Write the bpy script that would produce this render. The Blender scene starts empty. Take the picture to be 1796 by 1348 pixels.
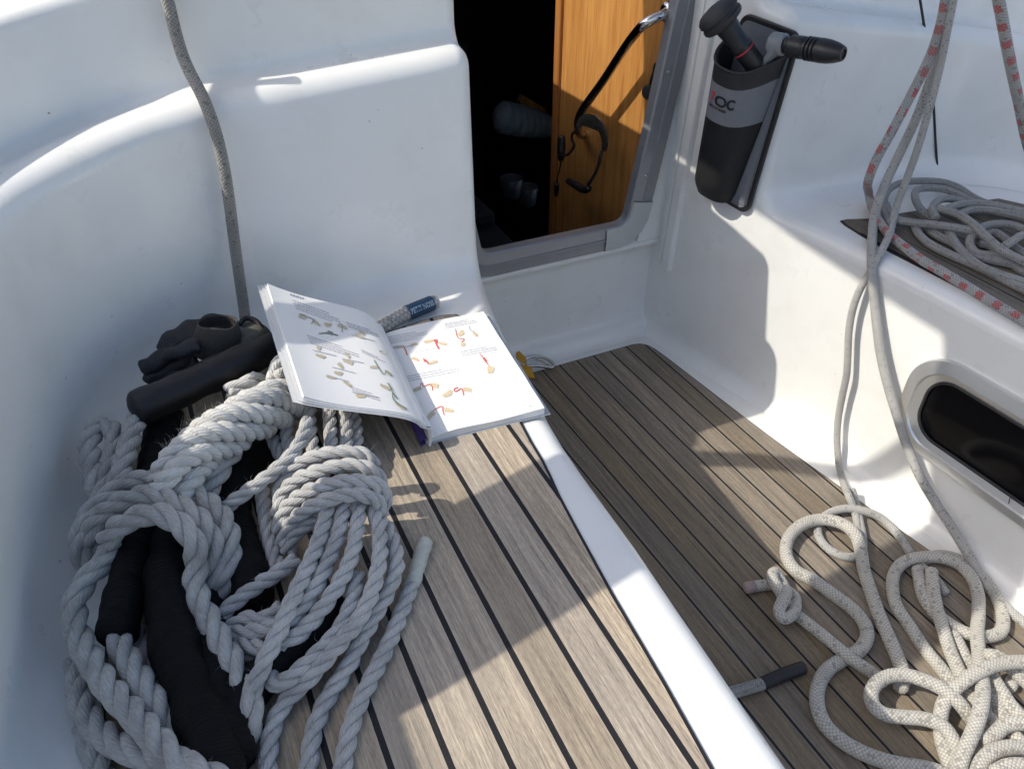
import bpy, math, random
import numpy as np
from mathutils import Matrix, Vector
random.seed(7)
rng = np.random.default_rng(5)
scene = bpy.context.scene
COL = scene.collection

# ------------------------------------------------------------------ survey
# x = to the right across the boat, y = forward, z = up.  z = 0 is the seat top,
# the cockpit sole lies 0.455 m below it; teak planks are 50 mm wide.
F = 1355.0
TH = math.atan(1022 / F)
YAW = math.radians(25.2)
CAM = np.array([0, 0, .705])
_h = np.array([math.sin(YAW), math.cos(YAW), 0])
_r = np.array([math.cos(YAW), -math.sin(YAW), 0])
_U = np.array([0, 0, 1.])
_fw = math.cos(TH) * _h - math.sin(TH) * _U
_up = math.sin(TH) * _h + math.cos(TH) * _U
ZF = -.455


def ray(px, py):
    return (px - 898) * _r + (674 - py) * _up + F * _fw


def Zp(px, py, z=0.):
    d = ray(px, py)
    return CAM + (z - CAM[2]) / d[2] * d


def PY(px, py, y):
    d = ray(px, py)
    return CAM + (y - CAM[1]) / d[1] * d


def PX(px, py, x):
    d = ray(px, py)
    return CAM + (x - CAM[0]) / d[0] * d


WY = [-.8, -.6, .2, .42, .6, .83, 1.05, 1.2, 1.45, 1.6]
WX = [1.28, 1.27, 1.24, 1.235, 1.222, 1.21, 1.185, 1.15, 1.105, 1.095]
LY = [-.8, -.6, -.2, .22, .37, .49, .637, .747, .852, .97, 1.05, 1.2, 1.6]
LX = [.355, .36, .37, .386, .394, .403, .406, .413, .434, .449, .463, .497, .53]


def _smooth(xs, ys):
    g = np.linspace(xs[0], xs[-1], 241)
    v = np.interp(g, xs, ys)
    k = np.hanning(21); k /= k.sum()
    vp = np.concatenate([np.full(10, v[0]), v, np.full(10, v[-1])])
    return g, np.convolve(vp, k, 'valid')


_wg, _wv = _smooth(WY, WX)
_lg, _lv = _smooth(LY, LX)
def xr(y): return float(np.interp(y, _wg, _wv))
def xl(y): return float(np.interp(y, _lg, _lv))


def Wp(px, py, off=0.):
    d = ray(px, py); d = d / np.dot(d, _fw)
    lo, hi = .05, 6.
    for _ in range(50):
        m = (lo + hi) / 2; p = CAM + m * d
        if p[0] < xr(p[1]) - off: lo = m
        else: hi = m
    return CAM + lo * d


# ------------------------------------------------------------------ meshes
class MB:
    def __init__(s):
        s.v = []; s.f = []; s.uv = []; s.mi = []

    def add(s, verts, faces, uvs=None, mi=0):
        o = len(s.v)
        s.v += [tuple(map(float, p)) for p in verts]
        for k, f in enumerate(faces):
            s.f.append([i + o for i in f])
            s.uv.append(uvs[k] if uvs else [(0, 0)] * len(f))
            s.mi.append(mi[k] if isinstance(mi, list) else mi)
        return s

    def grid(s, P, wrap=False, uv=None, mi=0, flip=False):
        n = len(P); m = len(P[0])
        verts = [p for row in P for p in row]
        faces = []; uvs = []; mis = []
        for i in range(n - 1):
            for j in range(m if wrap else m - 1):
                j2 = (j + 1) % m
                f = [i * m + j, (i + 1) * m + j, (i + 1) * m + j2, i * m + j2]
                if uv:
                    a = uv[i][j]; b = uv[i + 1][j]
                    if j2 == 0:
                        c = (uv[i + 1][0][0], 1.); d = (uv[i][0][0], 1.)
                    else:
                        c = uv[i + 1][j2]; d = uv[i][j2]
                    q = [a, b, c, d]
                else:
                    q = [(0, 0)] * 4
                if flip: f = f[::-1]; q = q[::-1]
                faces.append(f); uvs.append(q); mis.append(mi(i, j) if callable(mi) else mi)
        s.add(verts, faces, uvs, mis)
        return s

    def box(s, c, size, rot=None, mi=0):
        hx, hy, hz = [k / 2 for k in size]
        vs = [np.array([x, y, z]) for x in (-hx, hx) for y in (-hy, hy) for z in (-hz, hz)]
        if rot is not None: vs = [rot @ v for v in vs]
        vs = [v + np.array(c) for v in vs]
        s.add(vs, [(0, 1, 3, 2), (4, 6, 7, 5), (0, 4, 5, 1), (2, 3, 7, 6), (0, 2, 6, 4), (1, 5, 7, 3)], mi=mi)
        return s

    def poly(s, pts, mi=0):
        s.add(pts, [list(range(len(pts)))], mi=mi); return s

    def slab(s, pts, d, mi=0):
        n = len(pts); d = np.array(d, float)
        a = [np.array(p, float) for p in pts]; b = [p + d for p in a]
        fs = [list(range(n)), list(range(2 * n - 1, n - 1, -1))]
        fs += [(i, i + n, (i + 1) % n + n, (i + 1) % n) for i in range(n)]
        s.add(a + b, fs, mi=mi); return s

    def build(s, name, mats, parent=None, smooth=True, angle=None, bevel=0):
        me = bpy.data.meshes.new(name)
        me.from_pydata(s.v, [], s.f)
        if not isinstance(mats, (list, tuple)): mats = [mats]
        for m in mats: me.materials.append(m)
        uvl = me.uv_layers.new(name='UVMap')
        flat = [c for f in s.uv for q in f for c in q]
        uvl.data.foreach_set('uv', flat)
        me.polygons.foreach_set('material_index', s.mi)
        me.polygons.foreach_set('use_smooth', [smooth] * len(s.f))
        me.update()
        import bmesh
        bm = bmesh.new(); bm.from_mesh(me)
        bmesh.ops.recalc_face_normals(bm, faces=bm.faces) if not getattr(s, 'keep', False) else None
        bm.to_mesh(me); bm.free()
        if smooth and angle: me.set_sharp_from_angle(angle=math.radians(angle))
        o = bpy.data.objects.new(name, me)
        COL.objects.link(o)
        if parent: o.parent = parent
        if bevel:
            b = o.modifiers.new('Bevel', 'BEVEL'); b.width = bevel; b.segments = 3; b.limit_method = 'ANGLE'
            b.angle_limit = math.radians(40)
        return o


def tag(o, label=None, cat=None, group=None, kind=None):
    if label: o['label'] = label
    if cat: o['category'] = cat
    if group: o['group'] = group
    if kind: o['kind'] = kind
    return o


def empty(name, loc, label, cat, group=None):
    o = bpy.data.objects.new(name, None); COL.objects.link(o)
    o.empty_display_size = .05
    # parts are modelled in world coordinates, so keep the Empty's base as an offset only
    o.location = loc
    return tag(o, label, cat, group)


def under(o, root):
    o.parent = root
    o.matrix_parent_inverse = Matrix.Translation(-Vector(root.location))
    return o


def spl(pts, step=None, n=None):
    P = np.array(pts, float)
    if len(P) == 2:
        L = np.linalg.norm(P[1] - P[0]); k = n or max(2, int(L / step) + 1)
        return np.array([P[0] + (P[1] - P[0]) * t for t in np.linspace(0, 1, k)])
    a = np.vstack([2 * P[0] - P[1], P, 2 * P[-1] - P[-2]])
    out = []
    for i in range(1, len(a) - 2):
        p0, p1, p2, p3 = a[i - 1], a[i], a[i + 1], a[i + 2]
        t0 = 0; t1 = t0 + max(1e-6, np.linalg.norm(p1 - p0)) ** .5
        t2 = t1 + max(1e-6, np.linalg.norm(p2 - p1)) ** .5
        t3 = t2 + max(1e-6, np.linalg.norm(p3 - p2)) ** .5
        for t in np.linspace(t1, t2, 16, endpoint=False):
            A1 = (t1 - t) / (t1 - t0) * p0 + (t - t0) / (t1 - t0) * p1
            A2 = (t2 - t) / (t2 - t1) * p1 + (t - t1) / (t2 - t1) * p2
            A3 = (t3 - t) / (t3 - t2) * p2 + (t - t2) / (t3 - t2) * p3
            B1 = (t2 - t) / (t2 - t0) * A1 + (t - t0) / (t2 - t0) * A2
            B2 = (t3 - t) / (t3 - t1) * A2 + (t - t1) / (t3 - t1) * A3
            out.append((t2 - t) / (t2 - t1) * B1 + (t - t1) / (t2 - t1) * B2)
    out.append(P[-1])
    out = np.array(out)
    s = np.concatenate([[0], np.cumsum(np.linalg.norm(np.diff(out[:, :3], axis=0), axis=1))])
    k = n or max(3, int(s[-1] / step) + 1)
    g = np.linspace(0, s[-1], k)
    return np.stack([np.interp(g, s, out[:, c]) for c in range(out.shape[1])], 1)


def frames(P):
    T = np.gradient(P, axis=0); T /= np.linalg.norm(T, axis=1)[:, None] + 1e-12
    N = np.zeros_like(P)
    a = np.array([0, 0, 1.]) if abs(T[0][2]) < .9 else np.array([1., 0, 0])
    N[0] = a - T[0] * a.dot(T[0]); N[0] /= np.linalg.norm(N[0])
    for i in range(1, len(P)):
        v = N[i - 1] - T[i] * N[i - 1].dot(T[i]); N[i] = v / (np.linalg.norm(v) + 1e-12)
    return T, N, np.cross(T, N)


def tube(mb, P, R, n=12, cap=True, mi=0, u0=0., squash=1.):
    P = np.array(P, float); T, N, B = frames(P)
    L = np.concatenate([[0], np.cumsum(np.linalg.norm(np.diff(P, axis=0), axis=1))]) + u0
    rad = R if callable(R) else (lambda t: R)
    k = len(P); rows = []; uv = []
    def ring(c, i, r, u):
        rows.append([c + r * (math.cos(a) * N[i] + squash * math.sin(a) * B[i]) for a in np.linspace(0, 2 * math.pi, n, endpoint=False)])
        uv.append([(u, j / n) for j in range(n)])
    if cap:
        r0 = rad(0)
        ring(P[0] - T[0] * r0 * .45, 0, r0 * .02, L[0] - r0); ring(P[0] - T[0] * r0 * .42, 0, r0 * .4, L[0] - r0 * .6); ring(P[0] - T[0] * r0 * .32, 0, r0 * .7, L[0] - r0 * .4); ring(P[0] - T[0] * r0 * .16, 0, r0 * .91, L[0] - r0 * .2)
    for i in range(k): ring(P[i], i, rad(i / (k - 1)), L[i])
    if cap:
        r1 = rad(1)
        ring(P[-1] + T[-1] * r1 * .16, k - 1, r1 * .91, L[-1] + r1 * .2); ring(P[-1] + T[-1] * r1 * .32, k - 1, r1 * .7, L[-1] + r1 * .4); ring(P[-1] + T[-1] * r1 * .42, k - 1, r1 * .4, L[-1] + r1 * .6); ring(P[-1] + T[-1] * r1 * .45, k - 1, r1 * .02, L[-1] + r1)
    mb.grid(rows, wrap=True, uv=uv, mi=mi)
    return mb


def laid(mb, P, R, pitch=None, strands=3, n=8, phase=0., mi=0, k=.54, tip=None):
    """three-strand laid rope: every strand is its own helical tube"""
    P = np.array(P, float); T, N, B = frames(P)
    L = np.concatenate([[0], np.cumsum(np.linalg.norm(np.diff(P, axis=0), axis=1))])
    pitch = pitch or R * 6.6
    tot = L[-1]
    for s in range(strands):
        a = phase + 2 * math.pi * s / strands + 2 * math.pi * L / pitch
        rr = R * k * (1 + .05 * np.sin(L * 61 + s * 2 + phase))
        sc = np.ones_like(L)
        if tip: sc = np.clip(np.minimum((L + .004) / tip, (tot - L + .004) / tip), .25, 1) ** .6
        Q = P + (rr * sc * np.cos(a))[:, None] * N + (rr * sc * np.sin(a))[:, None] * B
        tube(mb, Q, lambda t, s=s: R * .515 * (1 + .04 * math.sin(t * 90 + s)), n=n, mi=mi, u0=s * .37)
    return mb


def lathe(mb, o, axis, prof, n=24, mi=0):
    o = np.array(o, float); a = np.array(axis, float); a /= np.linalg.norm(a)
    t = np.array([0, 0, 1.]) if abs(a[2]) < .9 else np.array([1., 0, 0])
    N = np.cross(a, t); N /= np.linalg.norm(N); B = np.cross(a, N)
    rows = [[o + a * h + r * (math.cos(w) * N + math.sin(w) * B) for w in np.linspace(0, 2 * math.pi, n, endpoint=False)] for r, h in prof]
    mb.grid(rows, wrap=True, mi=mi); return mb


def text_geo(txt, size, align='LEFT', bold=0.):
    cu = bpy.data.curves.new('t', 'FONT'); cu.body = txt; cu.size = size; cu.align_x = align
    cu.offset = bold; cu.resolution_u = 3
    o = bpy.data.objects.new('t', cu); COL.objects.link(o)
    bpy.context.view_layer.update()
    me = o.to_mesh()
    v = [tuple(p.co) for p in me.vertices]; f = [list(p.vertices) for p in me.polygons]
    o.to_mesh_clear(); bpy.data.objects.remove(o); bpy.data.curves.remove(cu)
    return v, f


# ------------------------------------------------------------------ materials
class NT:
    def __init__(s, name):
        s.m = bpy.data.materials.new(name); s.m.use_nodes = True
        s.t = s.m.node_tree; s.b = s.t.nodes['Principled BSDF']

    def n(s, typ, **kw):
        x = s.t.nodes.new(typ)
        for k, v in kw.items():
            if k == 'inp':
                for a, b in v.items(): x.inputs[a].default_value = b
            else: setattr(x, k, v)
        return x

    def l(s, a, b): s.t.links.new(a, b)

    def math(s, op, a, b=None, c=None, clamp=False):
        x = s.n('ShaderNodeMath', operation=op); x.use_clamp = clamp
        for i, q in enumerate((a, b, c)):
            if q is None: continue
            if isinstance(q, (int, float)): x.inputs[i].default_value = q
            else: s.l(q, x.inputs[i])
        return x.outputs[0]

    def mix(s, f, a, b):
        x = s.n('ShaderNodeMix', data_type='RGBA')
        for i, q in ((0, f), (6, a), (7, b)):
            if isinstance(q, (int, float)): x.inputs[i].default_value = q
            elif isinstance(q, tuple): x.inputs[i].default_value = (*q, 1)
            else: s.l(q, x.inputs[i])
        return x.outputs[2]

    def ramp(s, f, stops):
        x = s.n('ShaderNodeValToRGB'); e = x.color_ramp.elements
        while len(e) < len(stops): e.new(.5)
        for q, (p, c) in zip(e, stops):
            q.position = p; q.color = (*c, 1) if isinstance(c, tuple) else (c, c, c, 1)
        s.l(f, x.inputs[0]); return x.outputs[0]

    def noise(s, vec, scale, detail=4, rough=.55):
        x = s.n('ShaderNodeTexNoise', inp={'Scale': scale, 'Detail': detail, 'Roughness': rough})
        if vec is not None: s.l(vec, x.inputs['Vector'])
        return x.outputs['Fac']

    def mapv(s, vec, sc):
        x = s.n('ShaderNodeMapping'); x.inputs['Scale'].default_value = sc; s.l(vec, x.inputs[0]); return x.outputs[0]

    def bump(s, h, strength, dist, normal=None):
        x = s.n('ShaderNodeBump'); x.inputs['Strength'].default_value = strength; x.inputs['Distance'].default_value = dist
        s.l(h, x.inputs['Height'])
        if normal is not None: s.l(normal, x.inputs['Normal'])
        return x.outputs[0]

    def geo(s): return s.n('ShaderNodeNewGeometry').outputs['Position']
    def uv(s): return s.n('ShaderNodeUVMap').outputs[0]
    def set(s, **kw):
        for k, v in kw.items():
            k = {'col': 'Base Color', 'rough': 'Roughness', 'metal': 'Metallic', 'nor': 'Normal', 'coat': 'Coat Weight', 'spec': 'Specular IOR Level', 'sheen': 'Sheen Weight'}[k]
            if isinstance(v, tuple): s.b.inputs[k].default_value = (*v, 1)
            elif isinstance(v, (int, float)): s.b.inputs[k].default_value = v
            else: s.l(v, s.b.inputs[k])
        return s


def simple(name, col, rough=.5, metal=0., nscale=60, namp=.12, bump=.15, bdist=.001, coat=0., spec=.5):
    t = NT(name); p = t.geo()
    n1 = t.noise(p, nscale); n2 = t.noise(p, nscale * .13, 3)
    f = t.math('ADD', t.math('MULTIPLY', n1, .5), t.math('MULTIPLY', n2, .5))
    c = t.ramp(f, [(.3, tuple(k * (1 - namp) for k in col)), (.7, tuple(min(1, k * (1 + namp)) for k in col))])
    t.set(col=c, rough=rough, metal=metal, coat=coat, spec=spec)
    if bump: t.set(nor=t.bump(n1, bump, bdist))
    return t.m


def gelcoat():
    t = NT('gelcoat'); p = t.geo()
    big = t.noise(p, 3.5, 4); fine = t.noise(p, 90, 3)
    base = t.mix(t.math('MULTIPLY', big, .5), (.80, .80, .775), (.74, .745, .73))
    vor = t.n('ShaderNodeTexVoronoi', inp={'Scale': 17.}); t.l(p, vor.inputs['Vector'])
    rnd = t.n('ShaderNodeSeparateColor'); t.l(vor.outputs['Color'], rnd.inputs[0])
    chip = t.math('MULTIPLY', t.math('LESS_THAN', t.math('ADD', vor.outputs['Distance'], t.math('MULTIPLY', fine, .05)), .055), t.math('GREATER_THAN', rnd.outputs[0], .93))
    v2 = t.n('ShaderNodeTexVoronoi', inp={'Scale': 60.}); t.l(p, v2.inputs['Vector'])
    r2 = t.n('ShaderNodeSeparateColor'); t.l(v2.outputs['Color'], r2.inputs[0])
    speck = t.math('MULTIPLY', t.math('LESS_THAN', v2.outputs['Distance'], .10), t.math('GREATER_THAN', r2.outputs[0], .965))
    # faint long scuffs and grime
    sc = t.noise(t.mapv(p, (5, 5, 45)), 1.6, 6, .7)
    scuff = t.ramp(sc, [(.66, 0.), (.75, .22)])
    grime = t.ramp(t.noise(p, 11, 6, .65), [(.48, 0.), (.75, .3)])
    hair = t.noise(t.mapv(p, (28, 28, 3)), 1.3, 8, .75)
    c = t.mix(scuff, base, (.60, .60, .57))
    c = t.mix(t.ramp(hair, [(.70, 0.), (.74, .28)]), c, (.52, .51, .47))
    c = t.mix(grime, c, (.62, .60, .55))
    c = t.mix(t.math('MULTIPLY', speck, .55), c, (.33, .3, .26))
    c = t.mix(t.math('MULTIPLY', chip, .8), c, (.15, .14, .13))
    rr = t.ramp(t.noise(p, 14, 5), [(.3, .26), (.7, .4)])
    t.set(col=c, rough=rr, coat=.25)
    t.b.inputs['Coat Roughness'].default_value = .12
    h = t.math('ADD', t.math('MULTIPLY', t.noise(p, 6, 2), 1.), t.math('MULTIPLY', fine, .02))
    t.set(nor=t.bump(h, .25, .004))
    return t.m


def teak(name, x0, w, slant, y0, seam, warm=0., dark=1.):
    t = NT(name); p = t.geo()
    sp = t.n('ShaderNodeSeparateXYZ'); t.l(p, sp.inputs[0]); X, Y = sp.outputs[0], sp.outputs[1]
    # across-plank coordinate (planks fan very slightly)
    q = t.math('DIVIDE', t.math('SUBTRACT', t.math('SUBTRACT', X, x0), t.math('MULTIPLY', t.math('SUBTRACT', y0, Y), slant)), w)
    idx = t.math('FLOOR', q); fr = t.math('FRACT', q)
    wn = t.n('ShaderNodeTexWhiteNoise', noise_dimensions='1D'); t.l(idx, wn.inputs['W'])
    cv = t.n('ShaderNodeCombineXYZ'); t.l(X, cv.inputs[0]); t.l(Y, cv.inputs[1])
    t.l(t.math('MULTIPLY', wn.outputs['Value'], 7.3), cv.inputs[2]); v = cv.outputs[0]
    warp = t.n('ShaderNodeVectorMath', operation='ADD'); t.l(v, warp.inputs[0])
    wc = t.n('ShaderNodeCombineXYZ'); t.l(t.math('MULTIPLY', t.noise(t.mapv(v, (6, 3, 1)), 1., 2), .007), wc.inputs[0]); t.l(wc.outputs[0], warp.inputs[1])
    v = warp.outputs[0]
    g1 = t.noise(t.mapv(v, (560, 12, 1)), 1., 6, .68)      # fine open grain
    g2 = t.noise(t.mapv(v, (120, 3.2, 1)), 1., 4, .55)   # wide growth bands
    g3 = t.noise(t.mapv(v, (1100, 110, 1)), 1., 3, .6)     # short pores
    blot = t.noise(t.mapv(v, (9, 3.5, 1)), 1., 4, .6)
    spot = t.noise(t.mapv(v, (30, 22, 1)), 1., 4, .6)
    g = t.math('ADD', t.math('MULTIPLY', g3, .28), t.math('ADD', t.math('MULTIPLY', g1, .47), t.math('MULTIPLY', g2, .25)))
    a = (.105 * dark, .085 * dark, .066 * dark); b = ((.375 + warm) * dark, (.315 + warm * .5) * dark, .236 * dark)
    c = t.ramp(g, [(.37, a), (.51, tuple((i + j) / 2 for i, j in zip(a, b))), (.63, b)])
    c = t.mix(t.ramp(blot, [(.4, .0), (.75, .35)]), c, (.21 * dark, .19 * dark, .165 * dark))
    c = t.mix(t.ramp(spot, [(.64, .0), (.8, .22)]), c, (.13 * dark, .11 * dark, .09 * dark))
    hsv = t.n('ShaderNodeHueSaturation'); t.l(c, hsv.inputs['Color'])
    t.l(t.math('ADD', .86, t.math('MULTIPLY', wn.outputs['Value'], .28)), hsv.inputs['Value'])
    wn2 = t.n('ShaderNodeTexWhiteNoise', noise_dimensions='1D'); t.l(t.math('ADD', idx, 31.7), wn2.inputs['W'])
    t.l(t.math('ADD', .75, t.math('MULTIPLY', wn2.outputs['Value'], .5)), hsv.inputs['Saturation'])
    c = hsv.outputs[0]
    e = t.math('ABSOLUTE', t.math('SUBTRACT', fr, .5))
    ej = t.math('ADD', e, t.math('MULTIPLY', t.math('SUBTRACT', t.noise(t.mapv(p, (60, 60, 60)), 1., 3), .5), .012))
    sm = t.math('GREATER_THAN', ej, .5 - seam / w / 2)
    edge = t.ramp(e, [(.5 - seam / w * 1.4, 0.), (.5 - seam / w * .6, .35)])
    c = t.mix(edge, c, (.33 * dark, .28 * dark, .225 * dark))
    c = t.mix(sm, c, (.016, .016, .018))
    t.set(col=c, rough=t.math('ADD', .72, t.math('MULTIPLY', sm, -.2)), spec=.25)
    h = t.math('SUBTRACT', t.math('ADD', t.math('MULTIPLY', g1, .6), t.math('MULTIPLY', g3, .4)), t.math('MULTIPLY', sm, 1.3))
    t.set(nor=t.bump(h, .75, .0011))
    return t.m


def strand_mat(name, c1, c2, dirt=.25):
    """fibres of a laid strand; uv.x runs along the strand in metres"""
    t = NT(name); u = t.uv(); p = t.geo()
    sp = t.n('ShaderNodeSeparateXYZ'); t.l(u, sp.inputs[0])
    # yarns lie at a slight angle to the strand
    q = t.math('ADD', t.math('MULTIPLY', sp.outputs[1], 9.), t.math('MULTIPLY', sp.outputs[0], 150.))
    yarn = t.math('ABSOLUTE', t.math('SINE', t.math('MULTIPLY', q, math.pi)))
    cv = t.n('ShaderNodeCombineXYZ'); t.l(q, cv.inputs[0]); t.l(t.math('MULTIPLY', sp.outputs[0], 60.), cv.inputs[1])
    fib = t.noise(cv.outputs[0], 2.2, 4, .7)
    fz = t.noise(p, 600, 3, .6)
    big = t.noise(p, 26, 4)
    c = t.mix(t.ramp(fib, [(.3, 0.), (.7, 1.)]), c2, c1)
    c = t.mix(t.ramp(big, [(.42, 0.), (.75, dirt * 2)]), c, tuple(k * .55 for k in c2))
    t.set(col=c, rough=.8, spec=.2, sheen=.3)
    h = t.math('ADD', t.math('MULTIPLY', yarn, .6), t.math('ADD', t.math('MULTIPLY', fib, .5), t.math('MULTIPLY', fz, .5)))
    t.set(nor=t.bump(h, .7, .0012))
    return t.m


def braid_mat(name, c1, c2, per=.0075, around=10, fleck=None, dirt=.2, flat=False, lines=None):
    t = NT(name); u = t.uv(); p = t.geo()
    sp = t.n('ShaderNodeSeparateXYZ'); t.l(u, sp.inputs[0]); U, V = sp.outputs[0], sp.outputs[1]
    a = t.math('DIVIDE', U, per); b = t.math('MULTIPLY', V, float(around))
    s1 = t.math('ADD', a, b); s2 = t.math('SUBTRACT', a, b)
    w1 = t.math('ABSOLUTE', t.math('SINE', t.math('MULTIPLY', s1, math.pi)))
    w2 = t.math('ABSOLUTE', t.math('SINE', t.math('MULTIPLY', s2, math.pi)))
    h = t.math('MULTIPLY', t.math('POWER', w1, .6), t.math('POWER', w2, .6))
    f1 = t.math('FLOOR', s1); f2 = t.math('FLOOR', s2)
    cv = t.n('ShaderNodeCombineXYZ'); t.l(f1, cv.inputs[0]); t.l(f2, cv.inputs[1])
    wn = t.n('ShaderNodeTexWhiteNoise', noise_dimensions='3D'); t.l(cv.outputs[0], wn.inputs['Vector'])
    c = t.mix(t.math('MULTIPLY', wn.outputs['Value'], .55), c1, c2)
    c = t.mix(t.math('SUBTRACT', 1., t.math('POWER', h, .8)), c, tuple(k * .6 for k in c2))
    if fleck:
        col, spacing = fleck
        ph = t.math('FRACT', t.math('DIVIDE', U, spacing))
        band = t.math('LESS_THAN', ph, .42)
        par2 = t.math('GREATER_THAN', t.math('SINE', t.math('MULTIPLY', t.math('ADD', V, t.math('MULTIPLY', U, 1.7)), 2 * math.pi * 2)), -.35)
        m = t.math('MULTIPLY', t.math('MULTIPLY', band, t.math('GREATER_THAN', h, .42)), par2)
        c = t.mix(t.math('MULTIPLY', m, .92), c, col)
    if lines:
        # darker tracer yarns running along the cover
        m = t.math('LESS_THAN', t.math('FRACT', t.math('ADD', t.math('MULTIPLY', V, float(lines)), t.math('MULTIPLY', U, 4.))), .16)
        c = t.mix(t.math('MULTIPLY', m, .45), c, tuple(k * .45 for k in c2))
    tick = t.math('MULTIPLY', t.math('GREATER_THAN', wn.outputs['Value'], .93), .5)
    c = t.mix(tick, c, tuple(k * .35 for k in c2))
    big = t.noise(p, 18, 4)
    c = t.mix(t.ramp(big, [(.45, 0.), (.75, dirt * 2)]), c, tuple(k * .6 for k in c2))
    t.set(col=c, rough=.75, spec=.25, sheen=.25)
    hh = t.math('ADD', h, t.math('MULTIPLY', t.noise(p, 900, 2), .25))
    t.set(nor=t.bump(hh, .8, .0011))
    return t.m


def wood_mat(name, c1, c2, gloss=.3, axis=(60, 60, 3)):
    t = NT(name); p = t.geo()
    g1 = t.noise(t.mapv(p, axis), 1., 5, .6); g2 = t.noise(t.mapv(p, tuple(k * 6 for k in axis)), 1., 3)
    f = t.math('ADD', t.math('MULTIPLY', g1, .6), t.math('MULTIPLY', g2, .4))
    t.set(col=t.ramp(f, [(.35, c1), (.62, c2)]), rough=gloss, coat=.3, nor=t.bump(g2, .1, .0005))
    return t.m


def ribbed(name, col, per, around=False, rough=.75, depth=.0012, namp=.25):
    t = NT(name); u = t.uv(); p = t.geo()
    sp = t.n('ShaderNodeSeparateXYZ'); t.l(u, sp.inputs[0])
    w = t.math('SINE', t.math('MULTIPLY', t.math('DIVIDE', sp.outputs[0], per), 2 * math.pi))
    n = t.noise(p, 45, 4)
    t.set(col=t.ramp(n, [(.3, tuple(k * (1 - namp) for k in col)), (.75, tuple(k * (1 + namp * 2) for k in col))]), rough=rough, spec=.2)
    h = t.math('ADD', t.math('MULTIPLY', w, .5), t.math('MULTIPLY', n, 1.4))
    t.set(nor=t.bump(h, .6, depth))
    return t.m


M = {}
M['gel'] = gelcoat()
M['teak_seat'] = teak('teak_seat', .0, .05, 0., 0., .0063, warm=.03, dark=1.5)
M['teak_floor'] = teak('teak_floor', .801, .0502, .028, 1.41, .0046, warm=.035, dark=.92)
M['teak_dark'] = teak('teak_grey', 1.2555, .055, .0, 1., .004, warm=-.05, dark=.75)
M['caulk'] = simple('caulk', (.015, .015, .017), .6)
M['alu'] = simple('anodised_aluminium', (.27, .275, .285), .42, .25, 240, .06, .08, .0003)
M['alu_light'] = simple('brushed_aluminium', (.66, .66, .65), .34, .75, 200, .04, .06, .0003)
M['alu_pale'] = simple('cast_alloy', (.45, .46, .455), .5, .1, 120, .06, .1, .0004)
M['chrome'] = simple('polished_steel', (.62, .61, .6), .12, 1., 30, .05, .02)
M['black'] = simple('black_plastic', (.014, .014, .016), .38, 0, 120, .2, .1, .0004)
M['black_soft'] = simple('black_rubber', (.02, .02, .022), .6, 0, 90, .3, .25, .0008)
M['glass'] = simple('smoked_glass', (.005, .005, .006), .08, 0, 20, .1, .02, .0006, spec=.22)
M['grey_pl'] = simple('grey_plastic', (.20, .215, .23), .45, 0, 150, .08, .1, .0004)
M['panel_grey'] = simple('grey_fabric', (.16, .17, .19), .8, 0, 300, .12, .4, .0006)
M['pocket_black'] = simple('black_canvas', (.006, .006, .007), .72, 0, 500, .25, .5, .0006)
M['pocket_rim'] = simple('dark_mesh', (.018, .019, .021), .6, 0, 420, .3, .5, .0006)
M['red'] = simple('red_print', (.5, .03, .05), .6)
M['ink'] = simple('black_print', (.01, .01, .012), .6)
M['paper'] = simple('paper', (.82, .82, .81), .65, 0, 12, .02, .12, .003)
M['paper_edge'] = simple('paper_edge', (.72, .72, .71), .8, 0, 200, .05, .2)
M['print_grey'] = simple('grey_print', (.36, .38, .43), .7)
M['print_tan'] = simple('tan_print', (.62, .51, .34), .7)
M['print_olive'] = simple('olive_print', (.52, .47, .35), .7)
M['print_red'] = simple('red_ink', (.60, .13, .12), .7)
M['print_green'] = simple('green_ink', (.20, .25, .19), .7)
M['cover'] = simple('violet_cover', (.10, .06, .25), .35)
M['teak_wood'] = wood_mat('varnished_teak', (.34, .14, .036), (.57, .285, .085), .32, (55, 55, 2.2))
M['trim_wood'] = wood_mat('trim_wood', (.28, .10, .03), (.42, .18, .05), .35, (40, 40, 2))
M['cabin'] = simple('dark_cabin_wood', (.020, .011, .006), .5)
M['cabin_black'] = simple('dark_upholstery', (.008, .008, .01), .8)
M['towel'] = simple('pale_towel', (.26, .31, .35), .9, 0, 60, .1, .5, .004)
M['cup'] = simple('grey_china', (.035, .037, .043), .4)
M['rope_thick'] = strand_mat('white_laid_rope', (.57, .555, .52), (.36, .35, .325), .36)
M['rope_thin'] = strand_mat('grey_laid_rope', (.60, .595, .575), (.40, .395, .38), .3)
M['rope_plait'] = strand_mat('plaited_rope', (.72, .71, .67), (.52, .51, .48), .2)
M['taped'] = simple('waxed_whipping', (.50, .50, .43), .5, 0, 180, .12, .3, .0008)
M['sheet'] = braid_mat('white_braid', (.64, .615, .555), (.47, .45, .40), .0062, 9)
M['sheet_fine'] = braid_mat('grey_braid', (.56, .55, .52), (.41, .40, .375), .0046, 9)
M['coil_grey'] = braid_mat('weathered_braid', (.41, .405, .385), (.30, .297, .28), .004, 10, lines=6)
M['red_fleck'] = braid_mat('red_flecked_braid', (.44, .435, .42), (.33, .33, .32), .0058, 8, fleck=((.46, .02, .02), .037))
M['halyard'] = braid_mat('hairy_braid', (.37, .355, .325), (.25, .24, .22), .005, 9)
M['tracer'] = braid_mat('tracer_braid', (.50, .485, .455), (.36, .35, .33), .009, 6, lines=3)
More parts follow.
